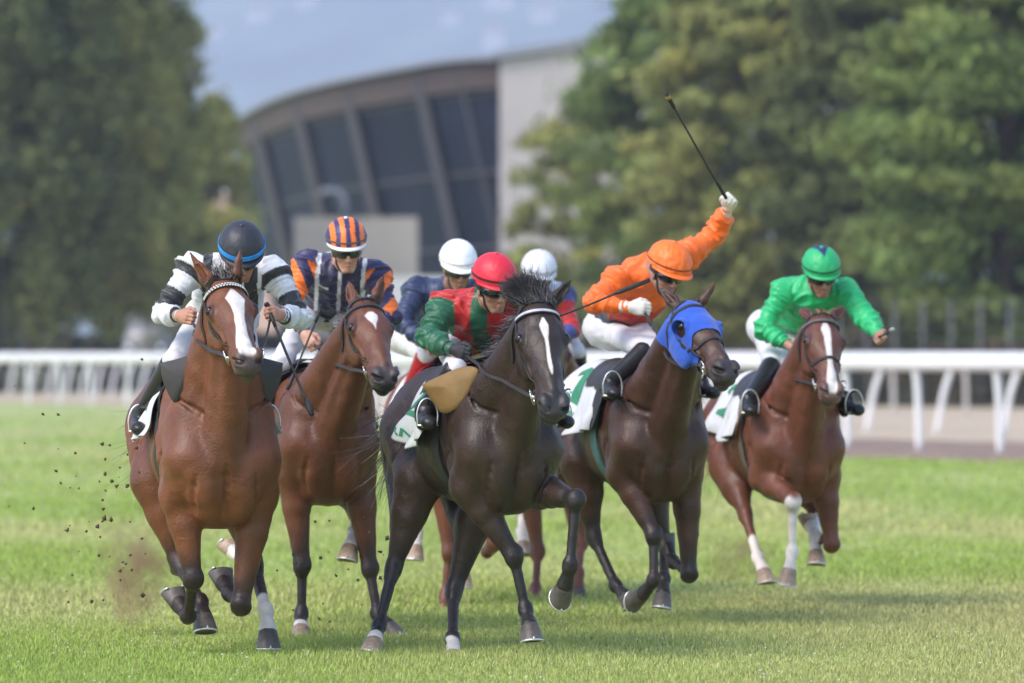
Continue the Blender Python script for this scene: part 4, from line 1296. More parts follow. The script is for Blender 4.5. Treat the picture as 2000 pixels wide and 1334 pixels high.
    def girth(s, x=.24, col=(.02,.02,.02), w_=.09):
        pts = []
        for th in np.linspace(-R(150), R(150), 40):
            pts.append(s.T(x - .02*abs(th), .42*math.sin(th + math.pi), 1.17 - .42*math.cos(th)))
        q, nn = s.fd.snap(np.array(pts), .007, 12)
        b = MB(); b.strap(q, nn, w_, .012, col); b.build("girth", M['leather_attr'], s.o, smooth=False)
        return s
    def surf(s, x, th, off=.012):
        """point on the trunk at station x and angle th from the spine (positive = picture right)"""
        x = np.atleast_1d(x).astype(float); th = np.atleast_1d(th).astype(float)
        c = np.array([s.T(a, 0, 1.16) for a in x])
        d = np.sin(th)[:, None]*s.l + np.cos(th)[:, None]*s.up
        r = np.full(len(x), .62)
        p = c + d*r[:, None]
        for _ in range(14):
            v = s.tr.at(p) - off
            p = p - d*v[:, None]*.85
        return p
    def cloth(s, x0=.22, x1=-.48, th=(100, 100), col=(.56,.56,.58), edge=None, flare=.04, off=.016, name="saddle_cloth", skew=0.0, seed=0, notch=True):
        nx, ny = 46, 90
        X = []; TH = []; FL = []
        for j in range(ny + 1):
            t = -1 + 2*j/ny
            for i in range(nx + 1):
                u_ = i/nx
                ang = R(th[0] if t < 0 else th[1])*t
                X.append(x0 + (x1 - x0)*u_ + skew*abs(t)); 
                TH.append(ang * (1 - .06*math.cos(u_*6.28)*abs(t)))
                FL.append(abs(t)**3)
        X = np.array(X); TH = np.array(TH); FL = np.array(FL)
        p = s.surf(X, TH, off)
        g = s.tr.grad(p)
        loc = np.stack([X*5, TH*1.2, X*0 + seed], 1)
        wv = (vn(loc, 2.0, seed) - .5)*2 + (vn(loc*V(3,.7,1), 2.0, seed + 9) - .5)
        p = p + g*((flare*FL*(1 + .9*wv) + .008*np.maximum(wv, -.8))[:, None])
        faces = []
        for j in range(ny):
            for i in range(nx):
                a = j*(nx+1) + i; faces.append((a, a+1, a+nx+2, a+nx+1))
        C = np.tile(np.array(col), (len(p), 1))
        inner = p - g*.004
        n = len(p)
        rim = []
        bd = [j*(nx+1) for j in range(ny+1)] + [ny*(nx+1) + i for i in range(1, nx+1)] + [j*(nx+1)+nx for j in range(ny-1, -1, -1)] + [i for i in range(nx-1, 0, -1)]
        for a, b in zip(bd, bd[1:] + bd[:1]): rim.append((a, b, b+n, a+n))
        allf = faces + [tuple(q + n for q in f[::-1]) for f in faces] + rim
        o = mesh_obj(name, np.concatenate([p, inner]), allf, M['cloth'], s.o, cols=np.concatenate([C, C]))
        s.cl = dict(o=o, p=p.reshape(ny+1, nx+1, 3), g=g.reshape(ny+1, nx+1, 3))
        return s
    def print_on(s, name, verts, faces, j0, i0, sj, si, col=None, rot=0.0):
        """2-D outlines laid on the saddle cloth grid: x runs towards the tail, y runs up to the spine"""
        pp, gg = s.cl['p'], s.cl['g']; out = []
        for x, y in verts:
            jj = np.clip(j0 + y*sj, 0, pp.shape[0]-1.001); ii = np.clip(i0 + x*si, 0, pp.shape[1]-1.001)
            a, b = int(jj), int(ii); fa, fb = jj - a, ii - b
            bl = lambda G: G[a,b]*(1-fa)*(1-fb) + G[a+1,b]*fa*(1-fb) + G[a,b+1]*(1-fa)*fb + G[a+1,b+1]*fa*fb
            out.append(bl(pp) + bl(gg)*.005)
        return mesh_obj(name, out, faces, M['letter'], s.cl['o'], smooth=False)

def saddle(s, flap=(.03,.026,.025), sides=True, x0=.34, x1=-.02, th=(28, 92), flare=.09, mat_='suede', front=.5, shape=None, seat=(.03,.025,.024)):
    # seat
    X, TH = [], []
    nx, ny = 20, 24
    for j in range(ny+1):
        for i in range(nx+1):
            X.append(.20 - .50*i/nx); TH.append(R(-40 + 80*j/ny))
    X = np.array(X); TH = np.array(TH)
    p = s.surf(X, TH, .03); g = s.tr.grad(p)
    uu = (np.tile(np.arange(nx+1)/nx, ny+1) - .5)*2; vv = (np.repeat(np.arange(ny+1)/ny, nx+1) - .5)*2
    p = p + g*(.015*np.clip(1 - vv*vv, 0, 1) + .035*np.clip(np.abs(uu) - .55, 0, 1)*(1 - vv*vv))[:, None]
    F1 = [(j*(nx+1)+i, j*(nx+1)+i+1, (j+1)*(nx+1)+i+1, (j+1)*(nx+1)+i) for j in range(ny) for i in range(nx)]
    n = len(p); F1 += [tuple(q+n for q in f[::-1]) for f in F1]
    sd_ = mesh_obj("saddle", np.concatenate([p, p - g*.02]), F1, M['leather_attr'], s.o, cols=np.tile(np.array(seat), (2*n, 1)))
    s.sdl = sd_
    for z in (-1, 1) if sides else ():
        X, TH, A_, B_ = [], [], [], []
        nx, ny = 14, 16
        for j in range(ny+1):
            t = j/ny
            for i in range(nx+1):
                u_ = i/nx
                hw = (.5 + .5*math.sqrt(max(0, 1 - max(0, (t - .45)/.55)**2.2)))     # rounded lower edge
                X.append((x0 + x1)/2 + (x0 - x1)*(.5 - u_)*hw + front*.10*t*(1-t)); TH.append(R(z*(th[0] + (th[1]-th[0])*t)))
                A_.append(t); B_.append(1 - u_)
        X, TH, A_, B_ = map(np.array, (X, TH, A_, B_))
        p = s.surf(X, TH, .03); g = s.tr.grad(p)
        p = p + g*(flare*(A_**1.2)*(.35 + .65*B_))[:, None]
        F1 = [(j*(nx+1)+i, j*(nx+1)+i+1, (j+1)*(nx+1)+i+1, (j+1)*(nx+1)+i) for j in range(ny) for i in range(nx)]
        n = len(p); F2 = F1 + [tuple(q+n for q in f[::-1]) for f in F1]
        bd = [j*(nx+1) for j in range(ny+1)] + [ny*(nx+1)+i for i in range(1, nx+1)] + [j*(nx+1)+nx for j in range(ny-1, -1, -1)] + [i for i in range(nx-1, 0, -1)]
        F2 += [(a, b, b+n, a+n) for a, b in zip(bd, bd[1:] + bd[:1])]
        mesh_obj("saddle_flap", np.concatenate([p, p - g*.006]), F2, M[mat_], sd_, cols=np.tile(np.array(flap), (2*n, 1)))

def stamp(txt, size=1.0):
    """outline triangles of a word, finely cut, from the built-in font"""
    cu = bpy.data.curves.new("tmp_word", 'FONT'); cu.body = txt; cu.size = size; cu.resolution_u = 4; cu.offset = .018
    o = bpy.data.objects.new("tmp_word", cu); COL.objects.link(o)
    dg = bpy.context.evaluated_depsgraph_get()
    me = bpy.data.meshes.new_from_object(o.evaluated_get(dg))
    v = [(q.co.x, q.co.y) for q in me.vertices]; f = [tuple(p.vertices) for p in me.polygons]
    bpy.data.objects.remove(o); bpy.data.meshes.remove(me); bpy.data.curves.remove(cu)
    return v, f
# ------------------------------------------------------------------ the seven horses
def blz1(t, a, n):      # broad blaze, wide at the forehead, over the nose
    c = .012*np.sin(t*9) + .004
    wd = np.interp(t, [.10,.13,.17,.22,.30,.42,.50,.56,.62], [.0,.02,.045,.034,.022,.026,.034,.038,.03])
    return sstep(.003, -.003, np.abs(a - c) - wd) * sstep(.10,.12,t) * sstep(.585,.56,t)
def blz2(t, a, n):
    wd = np.interp(t, [.13,.155,.19,.23,.27], [.012,.034,.026,.008,.0])
    return sstep(.004, -.004, np.abs(a) - wd) * sstep(.125,.14,t) * sstep(.275,.26,t)
def blz3(t, a, n):
    wd = np.interp(t, [.115,.16,.19,.24,.30,.40,.45], [.002,.019,.016,.006,.006,.004,.0]) + (n-.5)*.012
    return sstep(.003, -.003, np.abs(a - .003) - wd) * sstep(.115,.125,t) * sstep(.44,.42,t)
def blz5(t, a, n):
    wd = np.interp(t, [.10,.14,.2,.3,.40,.46,.52,.58], [.01,.026,.021,.016,.016,.024,.030,.024])
    return sstep(.003, -.003, np.abs(a) - wd) * sstep(.095,.11,t) * sstep(.60,.58,t)

def horse1():
    s = Horse("h", "bay racehorse with a broad white blaze under the black capped rider, at the left end", 437, 29.15, 11, dz=-.07, pitch=-3, build=1.08)
    s.trunk()
    s.tr = Field(); s.tr.p = list(s.fd.p)
    s.head((437, 545), 29.0, (487, 692), .64, yawx=4, roll=9, ears=((371, 493), (470, 487)))
    s.fore(-1, (377, 1130), (368, 1205), (350, 1180), 'nff', Ls=(.40,.27,.12))
    s.fore(1, (470, 1180), (448, 1160), (438, 1140), 'nff', Ls=(.41,.27,.12))
    s.hind(-1, (349, 1100), (392, 1175), (398, 1205), 'nnn')
    s.hind(1, (497, 1105), (519, 1192), (523, 1232), 'nnn')
    s.finish((.138,.044,.017), (.022,.012,.010), blz1, muzzle=(.065,.042,.038), muz=.52, h=.0078, hh=.0052, socks=(0,0,0,1.75), hair=(.028,.022,.022), forelock=('up', 160, .11, (-.3,0,.2), .0022), mane=False)
    return s
def horse2():
    s = Horse("h", "plain bay racehorse with a small white star under the navy and orange rider", 648, 31.6, 12, dz=-.05, pitch=-2)
    s.trunk(); s.tr = Field(); s.tr.p = list(s.fd.p)
    s.head((712, 582), 31.25, (757, 728), .62, yawx=6, roll=4, ears=((680, 548), (748, 540)))
    s.fore(-1, (590, 1105), (589, 1200), (588, 1225), 'nnn')
    s.fore(1, (722, 1110), (737, 1200), (758, 1222), 'nnn')
    s.hind(-1, (490, 1040), (473, 1093), (455, 1078), 'nff')
    s.hind(1, (694, 1000), (692, 1040), (684, 1068), 'nnn')
    s.finish((.115,.037,.016), (.022,.013,.012), blz2, socks=(2.85,0,2.2,1.4), pale=(1,0,1,1), hair=(.015,.012,.012), forelock=('down', 20, .06), mane=-.8, h=.0098, hh=.0062)
    return s
def horse3():
    s = Horse("h", "dark brown racehorse with a thin white stripe and wild forelock, in the centre", 1006, 29.2, 19, dz=-.05)
    s.trunk(); s.tr = Field(); s.tr.p = list(s.fd.p)
    s.head((1050, 585), 28.85, (1086, 786), .66, yawx=2, roll=5, ears=((975, 556), (1117, 546)))
    s.fore(-1, (1003, 1085), (1027, 1192), (1034, 1222), 'nnn', elbow=(0,0,-.02))
    s.fore(1, (1124, 975), (1114, 1105), (1104, 1143), 'nnf', elbow=(.03,0,-.04))
    s.hind(-1, (768, 1112), (740, 1222), (732, 1250), 'nnn')
    s.hind(1, (886, 1155), (884, 1248), (885, 1276), 'nnn')
    s.finish((.033,.018,.013), (.016,.012,.012), blz3, muzzle=(.03,.026,.028), socks=(0,0,2.65,2.2), pale=(0,0,1,1), hair=(.034,.028,.031), forelock=('up', 2400, .17, (-1.1, 0, .22), .0013), mane=-1.0, mlen=.14, h=.0078, hh=.0052)
    return s
def horse4():
    s = Horse("h", "brown racehorse in a blue hood with eye cups, under the orange rider", 1300, 32.3, 16, dz=-.05, pitch=-3)
    s.trunk(); s.tr = Field(); s.tr.p = list(s.fd.p)
    s.head((1345, 588), 32.0, (1425, 713), .64, yawx=10, roll=2, ears=((1290, 562), (1398, 550)))
    s.fore(-1, (1277, 1045), (1277, 1135), (1255, 1160), 'nnf')
    s.fore(1, (1346, 1120), (1314, 1098), (1304, 1070), 'nff')
    s.hind(-1, (1159, 1048), (1203, 1145), (1222, 1165), 'nnn')
    s.hind(1, (1297, 1060), (1297, 1130), (1295, 1160), 'nnn')
    s.finish((.056,.023,.013), (.02,.013,.012), None, muzzle=(.04,.032,.032), hair=(.014,.012,.012), forelock=('down', 0, 0), mane=False, h=.0098, hh=.0062)
    return s
def horse5():
    s = Horse("h", "chestnut racehorse with a long white blaze and white stockings, at the right end", 1570, 34.6, 13, dz=-.12, pitch=-2)
    s.trunk(); s.tr = Field(); s.tr.p = list(s.fd.p)
    s.head((1606, 610), 34.3, (1628, 758), .62, yawx=4, roll=-3, ears=((1562, 606), (1650, 600)))
    s.fore(-1, (1549, 980), (1547, 1080), (1542, 1112), 'nnn')
    s.fore(1, (1624, 1062), (1592, 1045), (1583, 1028), 'nff')
    s.hind(-1, (1456, 1005), (1480, 1090), (1491, 1115), 'nnn')
    s.hind(1, (1594, 1000), (1592, 1052), (1594, 1078), 'nnn')
    s.finish((.118,.038,.020), (.12,.045,.025), blz5, muzzle=(.13,.07,.06), socks=(1.0,1.6,1.55,1.3), pale=(1,1,1,1), hair=(.19,.075,.035), forelock=('down', 60, .07), mane=-.6, h=.0125, hh=.0075, blackleg=.5)
    return s
def horse6():
    s = Horse("h", "chestnut racehorse almost hidden behind the dark brown one, its rider in dark navy", 925, 34.9, 12, dz=-.02)
    s.trunk(); s.tr = Field(); s.tr.p = list(s.fd.p)
    s.head((965, 620), 34.6, (990, 775), .62, ears=((945, 590), (1000, 590)))
    s.fore(-1, (878, 1078), (869, 1165), (868, 1192), 'nnn')
    s.fore(1, (965, 1060), (950, 1080), (958, 1072), 'nff')
    s.hind(-1, (818, 1000), (815, 1040), (812, 1068), 'nnn')
    s.hind(1, (900, 1000), (903, 1090), (905, 1120), 'nnn')
    s.finish((.13,.038,.018), (.12,.04,.022), blz2, socks=(0,0,1.4,1.5), pale=(0,1,1,1), hair=(.03,.02,.02), forelock=('down', 20, .06), h=.015, hh=.011)
    return s
def horse7():
    s = Horse("h", "chestnut racehorse at the back of the field, only its legs showing behind the centre horse", 1088, 36.6, 10, dz=.0)
    s.trunk(); s.tr = Field(); s.tr.p = list(s.fd.p)
    s.head((1075, 640), 36.3, (1085, 780), .60, ears=((1055, 620), (1095, 618)))
    s.fore(-1, (1050, 1078), (1046, 1150), (1045, 1170), 'nnn')
    s.fore(1, (1135, 1060), (1130, 1120), (1130, 1150), 'nnn')
    s.hind(-1, (1020, 985), (1019, 1040), (1022, 1062), 'nnn')
    s.hind(1, (1120, 1010), (1122, 1080), (1122, 1110), 'nnn')
    s.finish((.13,.038,.018), (.14,.045,.025), blz2, socks=(0,0,1.5,0), pale=(0,0,1,0), hair=(.03,.02,.02), forelock=('down', 20, .06), h=.015, hh=.011)
    return s
HS = {}
for _k, _fn in zip("1234567", (horse1, horse2, horse3, horse4, horse5, horse6, horse7)):
    HS[int(_k)] = _fn()
# ------------------------------------------------------------------ riders
def hand_prims(fd, wr, dw, up, inward, sc=1.0, infl=0.0, grip=1.0, k=.006):
    """a fist: palm, four bent fingers of unequal length, thumb from the side of the palm"""
    dw = nrm(dw); up = nrm(up - dw*(up @ dw)); pn = np.cross(dw, up)
    if pn @ inward < 0: pn = -pn
    W = lambda a, b, c: wr + sc*(dw*a + up*b + pn*c)
    e = infl
    fd.cone(W(-.03,0,0), W(.02,0,0), .026*sc+e, .026*sc+e, .02)
    fd.ell(W(.045,0,.002), (dw, up, pn), V(.048+e,.040+e,.020+e)*sc, .015)
    fd.ell(W(.03,.022,.012), (dw, up, pn), V(.030+e,.018+e,.018+e)*sc, .01)
    Ls = (.95, 1.05, 1.0, .8)
    for i in range(4):
        y = .030 - .0195*i; l = Ls[i]; r = (.0100, .0102, .0098, .0086)[i]*sc + e
        a = W(.080 - abs(i-1)*.003, y, .002)
        if grip > 0:
            b = W(.080 + .026*l, y*.97, .018*l + .004*i); c = W(.072 + .012*l, y*.93, .044*l); d = W(.046 + .006*i, y*.9, .040)
        else:
            b = W(.080 + .040*l, y*1.1, .004); c = W(.080 + .062*l, y*1.15, .012); d = W(.080 + .078*l, y*1.2, .024)
        fd.cone(W(.03, y*.7, 0), a, r*1.15, r*1.12, .008)
        fd.cone(a, b, r*1.08, r, k*.6); fd.cone(b, c, r, r*.95, k*.5); fd.cone(c, d, r*.95, r*.85, k*.5)
    t0 = W(.018, .028, .008); t1 = W(.045, .048, .022); t2 = W(.070, .046, .034); t3 = W(.086, .034, .040)
    fd.cone(t0, t1, .015*sc+e, .0125*sc+e, .01); fd.cone(t1, t2, .0122*sc+e, .011*sc+e, .004); fd.cone(t2, t3, .011*sc+e, .009*sc+e, .004)
    return W(.062, -.005, .030)

class Rider:
    def __init__(s, H, label, hel, face, sh, el, wr, pel=None, jacket=None, hlab=None, gl=(None, None), cap=None, knees=None,
                 breech=(.58,.56,.58), boot=(.018,.016,.017), jaw=True, skin=(.42,.22,.15), goggle=True, h=.0065, fine=.0042, seed=0,
                 ua=.28, fa=.25, grip=(1, 1), upv=None, collar=None, foot=None, goggle_badge=None, toecol=None, loc=None, puff=0.0, cuff=None):
        """hel = helmet centre px,py,Y; face = (yaw, pitch down, roll) degrees; sh/el/wr = (picture-left, picture-right)"""
        T = H.T; s.H = H
        c = P(*hel)
        yw, pt, rl = (R(q) for q in face)
        f = V(math.sin(yw)*math.cos(pt), -math.cos(yw)*math.cos(pt), -math.sin(pt))
        u = V(math.sin(yw)*math.sin(pt), -math.cos(yw)*math.sin(pt), math.cos(pt))
        sd_ = np.cross(u, f)
        u, sd_ = u*math.cos(rl) + sd_*math.sin(rl), sd_*math.cos(rl) - u*math.sin(rl)
        s.f, s.u, s.s = f, u, sd_
        hc = c - u*.066                                     # skull centre
        Hd = lambda a, b, z: hc + sd_*a + f*b + u*z
        shp = [P(*q) for q in sh]
        elp = [reach(shp[i], el[i][0], el[i][1], ua, el[i][2] == 'n') for i in (0, 1)]
        wrp = [reach(elp[i], wr[i][0], wr[i][1], fa, wr[i][2] == 'n') for i in (0, 1)]
        s.wr = wrp; s.el = elp; s.sh = shp
        pe = P(*pel) if pel is not None else T(-.26, 0, 1.84)
        msh = (shp[0] + shp[1])/2
        sp = nrm(msh - pe); lat = nrm(shp[1] - shp[0])
        nb = msh + sp*.02 + V(0,0,.02)
        hips = [pe - H.l*.09, pe + H.l*.09]
        kn = [T(.18, -.21, 1.58), T(.18, .21, 1.58)]
        an = [T(-.12, -.30, 1.27), T(-.12, .30, 1.27)]
        if loc is not None: kn = [T(loc[0][0], q*loc[0][1], loc[0][2]) for q in (-1, 1)]; an = [T(loc[1][0], q*loc[1][1], loc[1][2]) for q in (-1, 1)]
        mir = lambda p: p - 2*((p - H.O) @ H.l)*H.l
        if knees is not None: q_ = P(knees[0], knees[1], H.flank(knees[0], knees[1], .085, knees[2])); kn = [q_, mir(q_)]
        if foot is not None: q_ = P(foot[0], foot[1], H.flank(foot[0], foot[1], .085, foot[2])); an = [q_, mir(q_)]
        toe = [an[i] + H.f*.16 + H.l*(-1, 1)[i]*.03 - V(0,0,.065) for i in (0, 1)]
        heel = [an[i] - H.f*.035 - V(0,0,.045) for i in (0, 1)]
        s.an, s.toe = an, toe
        A3 = (sd_, f, u)
        E = lambda F_, cc, r, k=.01, op='u': F_.ell(Hd(*cc), A3, r, k, op)
        # ---------------- whole figure (skin)
        B = Field()
        E(B, (0,0,.03), (.074,.094,.10), .02)
        E(B, (0,.032,-.035), (.061,.064,.085), .02)
        E(B, (0,.035,-.088), (.045,.050,.034), .02)
        E(B, (0,.076,-.108), (.019,.016,.016), .012)
        for q in (-1, 1):
            E(B, (.040*q,.060,-.040), (.020,.020,.020), .014)
            B.cone(Hd(.066*q,-.01,-.06), Hd(.022*q,.07,-.115), .016, .014, .014)
            E(B, (.011*q,.104,-.048), (.0085,.010,.008), .005)
            E(B, (.078*q,-.004,-.022), (.008,.018,.031), .006)
            E(B, (.030*q,.094,-.004), (.017,.010,.010), .006, 's')
            E(B, (.030*q,.088,-.004), (.012,.010,.009), .004)
        B.cone(Hd(-.034,.086,.016), Hd(.034,.086,.016), .011, .011, .012)
        B.cone(Hd(0,.096,-.002), Hd(0,.114,-.042), .007, .0115, .008)
        E(B, (0,.102,-.0755), (.021,.009,.0065), .005)
        E(B, (0,.100,-.0875), (.018,.009,.0070), .005)
        E(B, (0,.112,-.0815), (.020,.010,.0016), .002, 's')
        B.cone(Hd(0,-.02,-.07), nb, .052, .060, .03)
        B.cone(pe, msh - sp*.06, .10, .11, .04, lat, 1.25)
        B.cone(shp[0] + lat*.05, shp[1] - lat*.05, .055, .055, .04)
        for i in (0, 1):
            B.cone(shp[i], elp[i], .045, .036, .03); B.cone(elp[i], wrp[i], .038, .025, .02)
            B.cone(pe, hips[i], .10, .10, .04); B.cone(hips[i], kn[i], .072, .050, .03); B.cone(kn[i], an[i], .046, .032, .02)
            B.cone(heel[i], toe[i], .026, .022, .02); B.cone(an[i], heel[i], .03, .026, .02)
        upv = upv or (V(0,0,1), V(0,0,1)); inn = (V(1,0,-.2), V(-1,0,-.2))
        s.grip = []
        boxes = []
        for i in (0, 1):
            g = hand_prims(B, wrp[i], wrp[i] - elp[i], upv[i], inn[i], grip=grip[i])
            s.grip.append(g); boxes.append((wrp[i] - .145, wrp[i] + .145, fine))
        hb = (Hd(0,.02,-.03) - .155, Hd(0,.02,-.03) + .155, fine)
        v, q = two_res(B, .0105, [hb] + boxes)
        r = (v - hc); a_, b_, z_ = r @ sd_, r @ f, r @ u
        C = np.tile(np.array(skin), (len(v), 1))*(.9 + .2*vn(v, 30)[:, None])
        lip = np.exp(-((a_/.020)**2 + ((z_ + .081)/.011)**2 + ((b_-.105)/.02)**2))
        C = C*(1 - lip[:, None]*.5) + V(.32,.10,.085)*lip[:, None]*.5
        ck = np.exp(-(((np.abs(a_)-.04)/.02)**2 + ((z_+.045)/.02)**2 + ((b_-.07)/.03)**2))
        C = C*(1 - ck[:, None]*V(.05,.25,.25))
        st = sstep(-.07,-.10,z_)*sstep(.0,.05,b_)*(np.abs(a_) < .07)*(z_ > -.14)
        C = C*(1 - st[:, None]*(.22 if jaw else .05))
        base = V(pe[0], pe[1], 0)
        o = mesh_obj("person", v, q, M['skin'], None, cols=np.clip(C,0,1), origin=base)
        tag(o, label, "jockey", "jockeys crouching on their racehorses")
        s.o = o
        # ---------------- silks
        Jk = Field(); pf = puff
        Jk.cone(pe + sp*.06, pe*.45 + msh*.55, .128+pf, .132+pf, .05, lat, 1.28)
        Jk.cone(pe*.45 + msh*.55, msh - sp*.045, .130+pf, .118, .05, lat, 1.35)
        Jk.cone(shp[0] + lat*.04, shp[1] - lat*.04, .075, .075, .06)
        Jk.cone(msh - sp*.03, nb + (Hd(0,-.02,-.07) - nb)*.35, .09, .062, .03)
        for i in (0, 1):
            z = (-1, 1)[i]
            Jk.ell(shp[i], (lat, sp, np.cross(lat, sp)), (.074,.074,.074), .05)
            Jk.cone(shp[i], elp[i], .068+pf*.6, .058+pf*.6, .05)
            Jk.cone(elp[i], elp[i] + (wrp[i]-elp[i])*.55, .060+pf*.6, .049+pf*.5, .02)
            Jk.cone(elp[i] + (wrp[i]-elp[i])*.55, elp[i] + (wrp[i]-elp[i])*.93, .049+pf*.5, .034, .02)
        v, q = Jk.mesh(h)
        n = vnorm(v, q)
        # regions
        segs = [(pe, msh), (shp[0], elp[0]), (elp[0], wrp[0]), (shp[1], elp[1]), (elp[1], wrp[1])]
        rad = [.13, .065, .055, .065, .055]
        best = np.full(len(v), 9.0); reg = np.zeros(len(v), int); tt = np.zeros(len(v))
        for i, (a, b) in enumerate(segs):
            ba = b - a; t = ((v - a) @ ba)/(ba @ ba); tc = np.clip(t, 0, 1)
            d = np.linalg.norm(v - a - tc[:, None]*ba, axis=1) - rad[i]
            m = d < best; best[m] = d[m]; reg[m] = i; tt[m] = t[m]
        # folds: across the sleeves, along the pull of the cloth
        w_ = np.zeros(len(v))
        for i, (a, b) in enumerate(segs):
            m = reg == i
            if not m.any(): continue
            d = nrm(b - a); L = v[m] @ d
            qq = np.stack([L*(26 if i else 15), (v[m] @ np.cross(d, V(.3,.5,.8)))*7, (v[m] @ np.cross(d, V(.9,.1,-.3)))*7], 1)
            q2 = qq*V(.55,1,1) + vn(qq*.5, 1, 7)[:, None]*1.5
            rg = np.clip(1 - np.abs(vn(qq, 1.0, seed) - .5)*4, 0, 1)**1.6*1.5 - .4; r2 = np.clip(1 - np.abs(vn(q2, 1.3, seed + 5) - .5)*4.5, 0, 1)**1.6*1.5 - .4
            w_[m] = rg*.008 + r2*.011 + (vn(v[m], 9, seed+3) - .5)*.014
        fade = sstep(1.0, .82, np.where((reg == 2) | (reg == 4), tt, 0))
        v = v + n*((w_ - .005)*np.maximum(fade, .15))[:, None]
        X_ = (v - msh) @ lat; fr_ = nrm(np.cross(lat, sp)); 
        if fr_[1] > 0: fr_ = -fr_
        Y_ = (v - msh) @ fr_
        Cj = jacket(dict(reg=reg, t=tt, x=X_, y=Y_, v=v, h=(v - pe) @ sp/np.linalg.norm(msh - pe), z=(v - msh) @ sp, n=vn(v, 40)))
        mesh_obj("racing_silks", v, q, M['silk'], o, cols=np.clip(Cj, 0, 1))
        # ---------------- breeches, boots
        Bf = Field()
        Bf.cone(pe, pe + sp*.10, .125, .118, .04, lat, 1.2)
        for i in (0, 1):
            Bf.cone(pe, hips[i], .115, .11, .05); Bf.cone(hips[i], kn[i], .082, .053, .05)
            Bf.cone(kn[i], kn[i]*.80 + an[i]*.20, .053, .049, .02)
        v, q = Bf.mesh(.0105); n = vnorm(v, q)
        v = v + n*((1 - np.abs(vn(v*V(1,1,1.6), 14, seed) - .5)*3.0)*.006 + (vn(v, 40, seed)-.5)*.003)[:, None]
        mesh_obj("breeches", v, q, M['breeches'], o, cols=np.tile(np.array(breech), (len(v), 1)))
        for i in (0, 1):
            b_ = Field(); ax = nrm(toe[i] - heel[i])
            k0 = kn[i]*.93 + an[i]*.07
            b_.cone(k0, an[i], .064, .042, .02); b_.cone(an[i], heel[i], .040, .034, .02)
            b_.cone(an[i], heel[i]*.4 + toe[i]*.6, .036, .034, .03)
            b_.cone(heel[i], toe[i], .034, .036, .02); b_.ell(toe[i] + ax*.01, (ax, H.l, np.cross(ax, H.l)), (.045,.038,.026), .02)
            b_.cone(heel[i] - V(0,0,.02), heel[i] - V(0,0,.035) , .030, .030, .004)
            v, q = b_.mesh(.008); n = vnorm(v, q)
            fold = np.exp(-(np.linalg.norm(v - an[i], axis=1)/.09)**2)
            v = v + n*((1 - np.abs(vn(v*V(.5,.5,2), 22, seed) - .5)*2.6)*.007*fold)[:, None]
            cc = np.tile(np.array(boot), (len(v), 1))
            if toecol is not None:
                m = sstep(.02, .0, (v - an[i]) @ nrm(an[i]-kn[i])*-1 + .02)
                cc = cc*(1-m[:, None]) + np.array(toecol)*m[:, None]
            mesh_obj("boot", v, q, M['boot'], o, cols=cc)
        # ---------------- gloves
        for i in (0, 1):
            if gl[i] is None: continue
            g = Field(); hand_prims(g, wrp[i], wrp[i] - elp[i], upv[i], inn[i], infl=.0022, grip=grip[i])
            g.cone(wrp[i], wrp[i] - nrm(wrp[i]-elp[i])*.05, .030, .034, .01)
            v, q = g.mesh(fine)
            mesh_obj("glove", v, q, M['glove'], o, cols=np.tile(np.array(gl[i]), (len(v), 1)))
        # ---------------- helmet with its silk
        s.helmet(c, cap)
        if goggle: s.goggles(Hd, hc, goggle_badge)
        # chin strap
        b = MB()
        for z in (-1, 1):
            pts = [Hd(.080*z,.02,.02), Hd(.076*z,.03,-.05), Hd(.045*z,.055,-.105), Hd(0,.062,-.125)]
            sp_ = smooth_path(pts, 5); qv, nn = B.snap(np.array(sp_), .004, 6)
            b.strap(qv, nn, .014, .003, (.02,.02,.02))
        b.build("chin_strap", M['leather_attr'], o, smooth=False)
        s.B = B
    def helmet(s, c, cap):
        f, u, sd_ = s.f, s.u, s.s
        colf = cap['col']; band = cap.get('band'); peak = cap.get('peak'); pc = cap.get('peakcol', None)
        nt_, nph = 30, 72; v = []; cols = []; fc = []
        rx, ry, rz = cap.get('r', (.116, .142, .122))
        for i in range(nt_ + 1):
            th = R(100)*i/nt_
            for j in range(nph):
                ph = 2*math.pi*j/nph
                sx, cx = math.sin(ph), math.cos(ph)        # ph = 0 at the front
                rr = math.sin(th)**.92; zz = math.cos(th)
                zz = zz if zz > 0 else zz*.5
                seam = 1 - .006*math.exp(-((ph % (math.pi/3) - math.pi/6)/.04)**2)
                wr = 1 + cap.get('wr', .008)*(2*float(_NT[int(ph*6) % 32, int(th*5) % 32, 3]) - 1)*math.sin(th)
                fr = 1.0 + (.04*max(0, cx) if th > R(60) else 0)*sstep(R(60), R(90), th)
                v.append(c + seam*wr*(sd_*rx*rr*sx + f*ry*rr*cx*fr + u*(rz*zz - .012)))
                cols.append(colf(ph if ph <= math.pi else ph - 2*math.pi, th, sx, cx))
        for i in range(nt_):
            for j in range(nph):
                j2 = (j + 1) % nph; fc.append((i*nph+j, (i+1)*nph+j, (i+1)*nph+j2, i*nph+j2))
        # turned-in rim
        n0 = nt_*nph; n = len(v)
        for j in range(nph):
            ph = 2*math.pi*j/nph
            v.append(c + sd_*rx*.82*math.sin(ph) + f*ry*.82*math.cos(ph) - u*.02); cols.append(cols[n0+j])
        for j in range(nph):
            j2 = (j + 1) % nph; fc.append((n0+j, n+j, n+j2, n0+j2))
        ho = mesh_obj("helmet", v, fc, M['helmet'], s.o, cols=np.array(cols))
        b = MB()
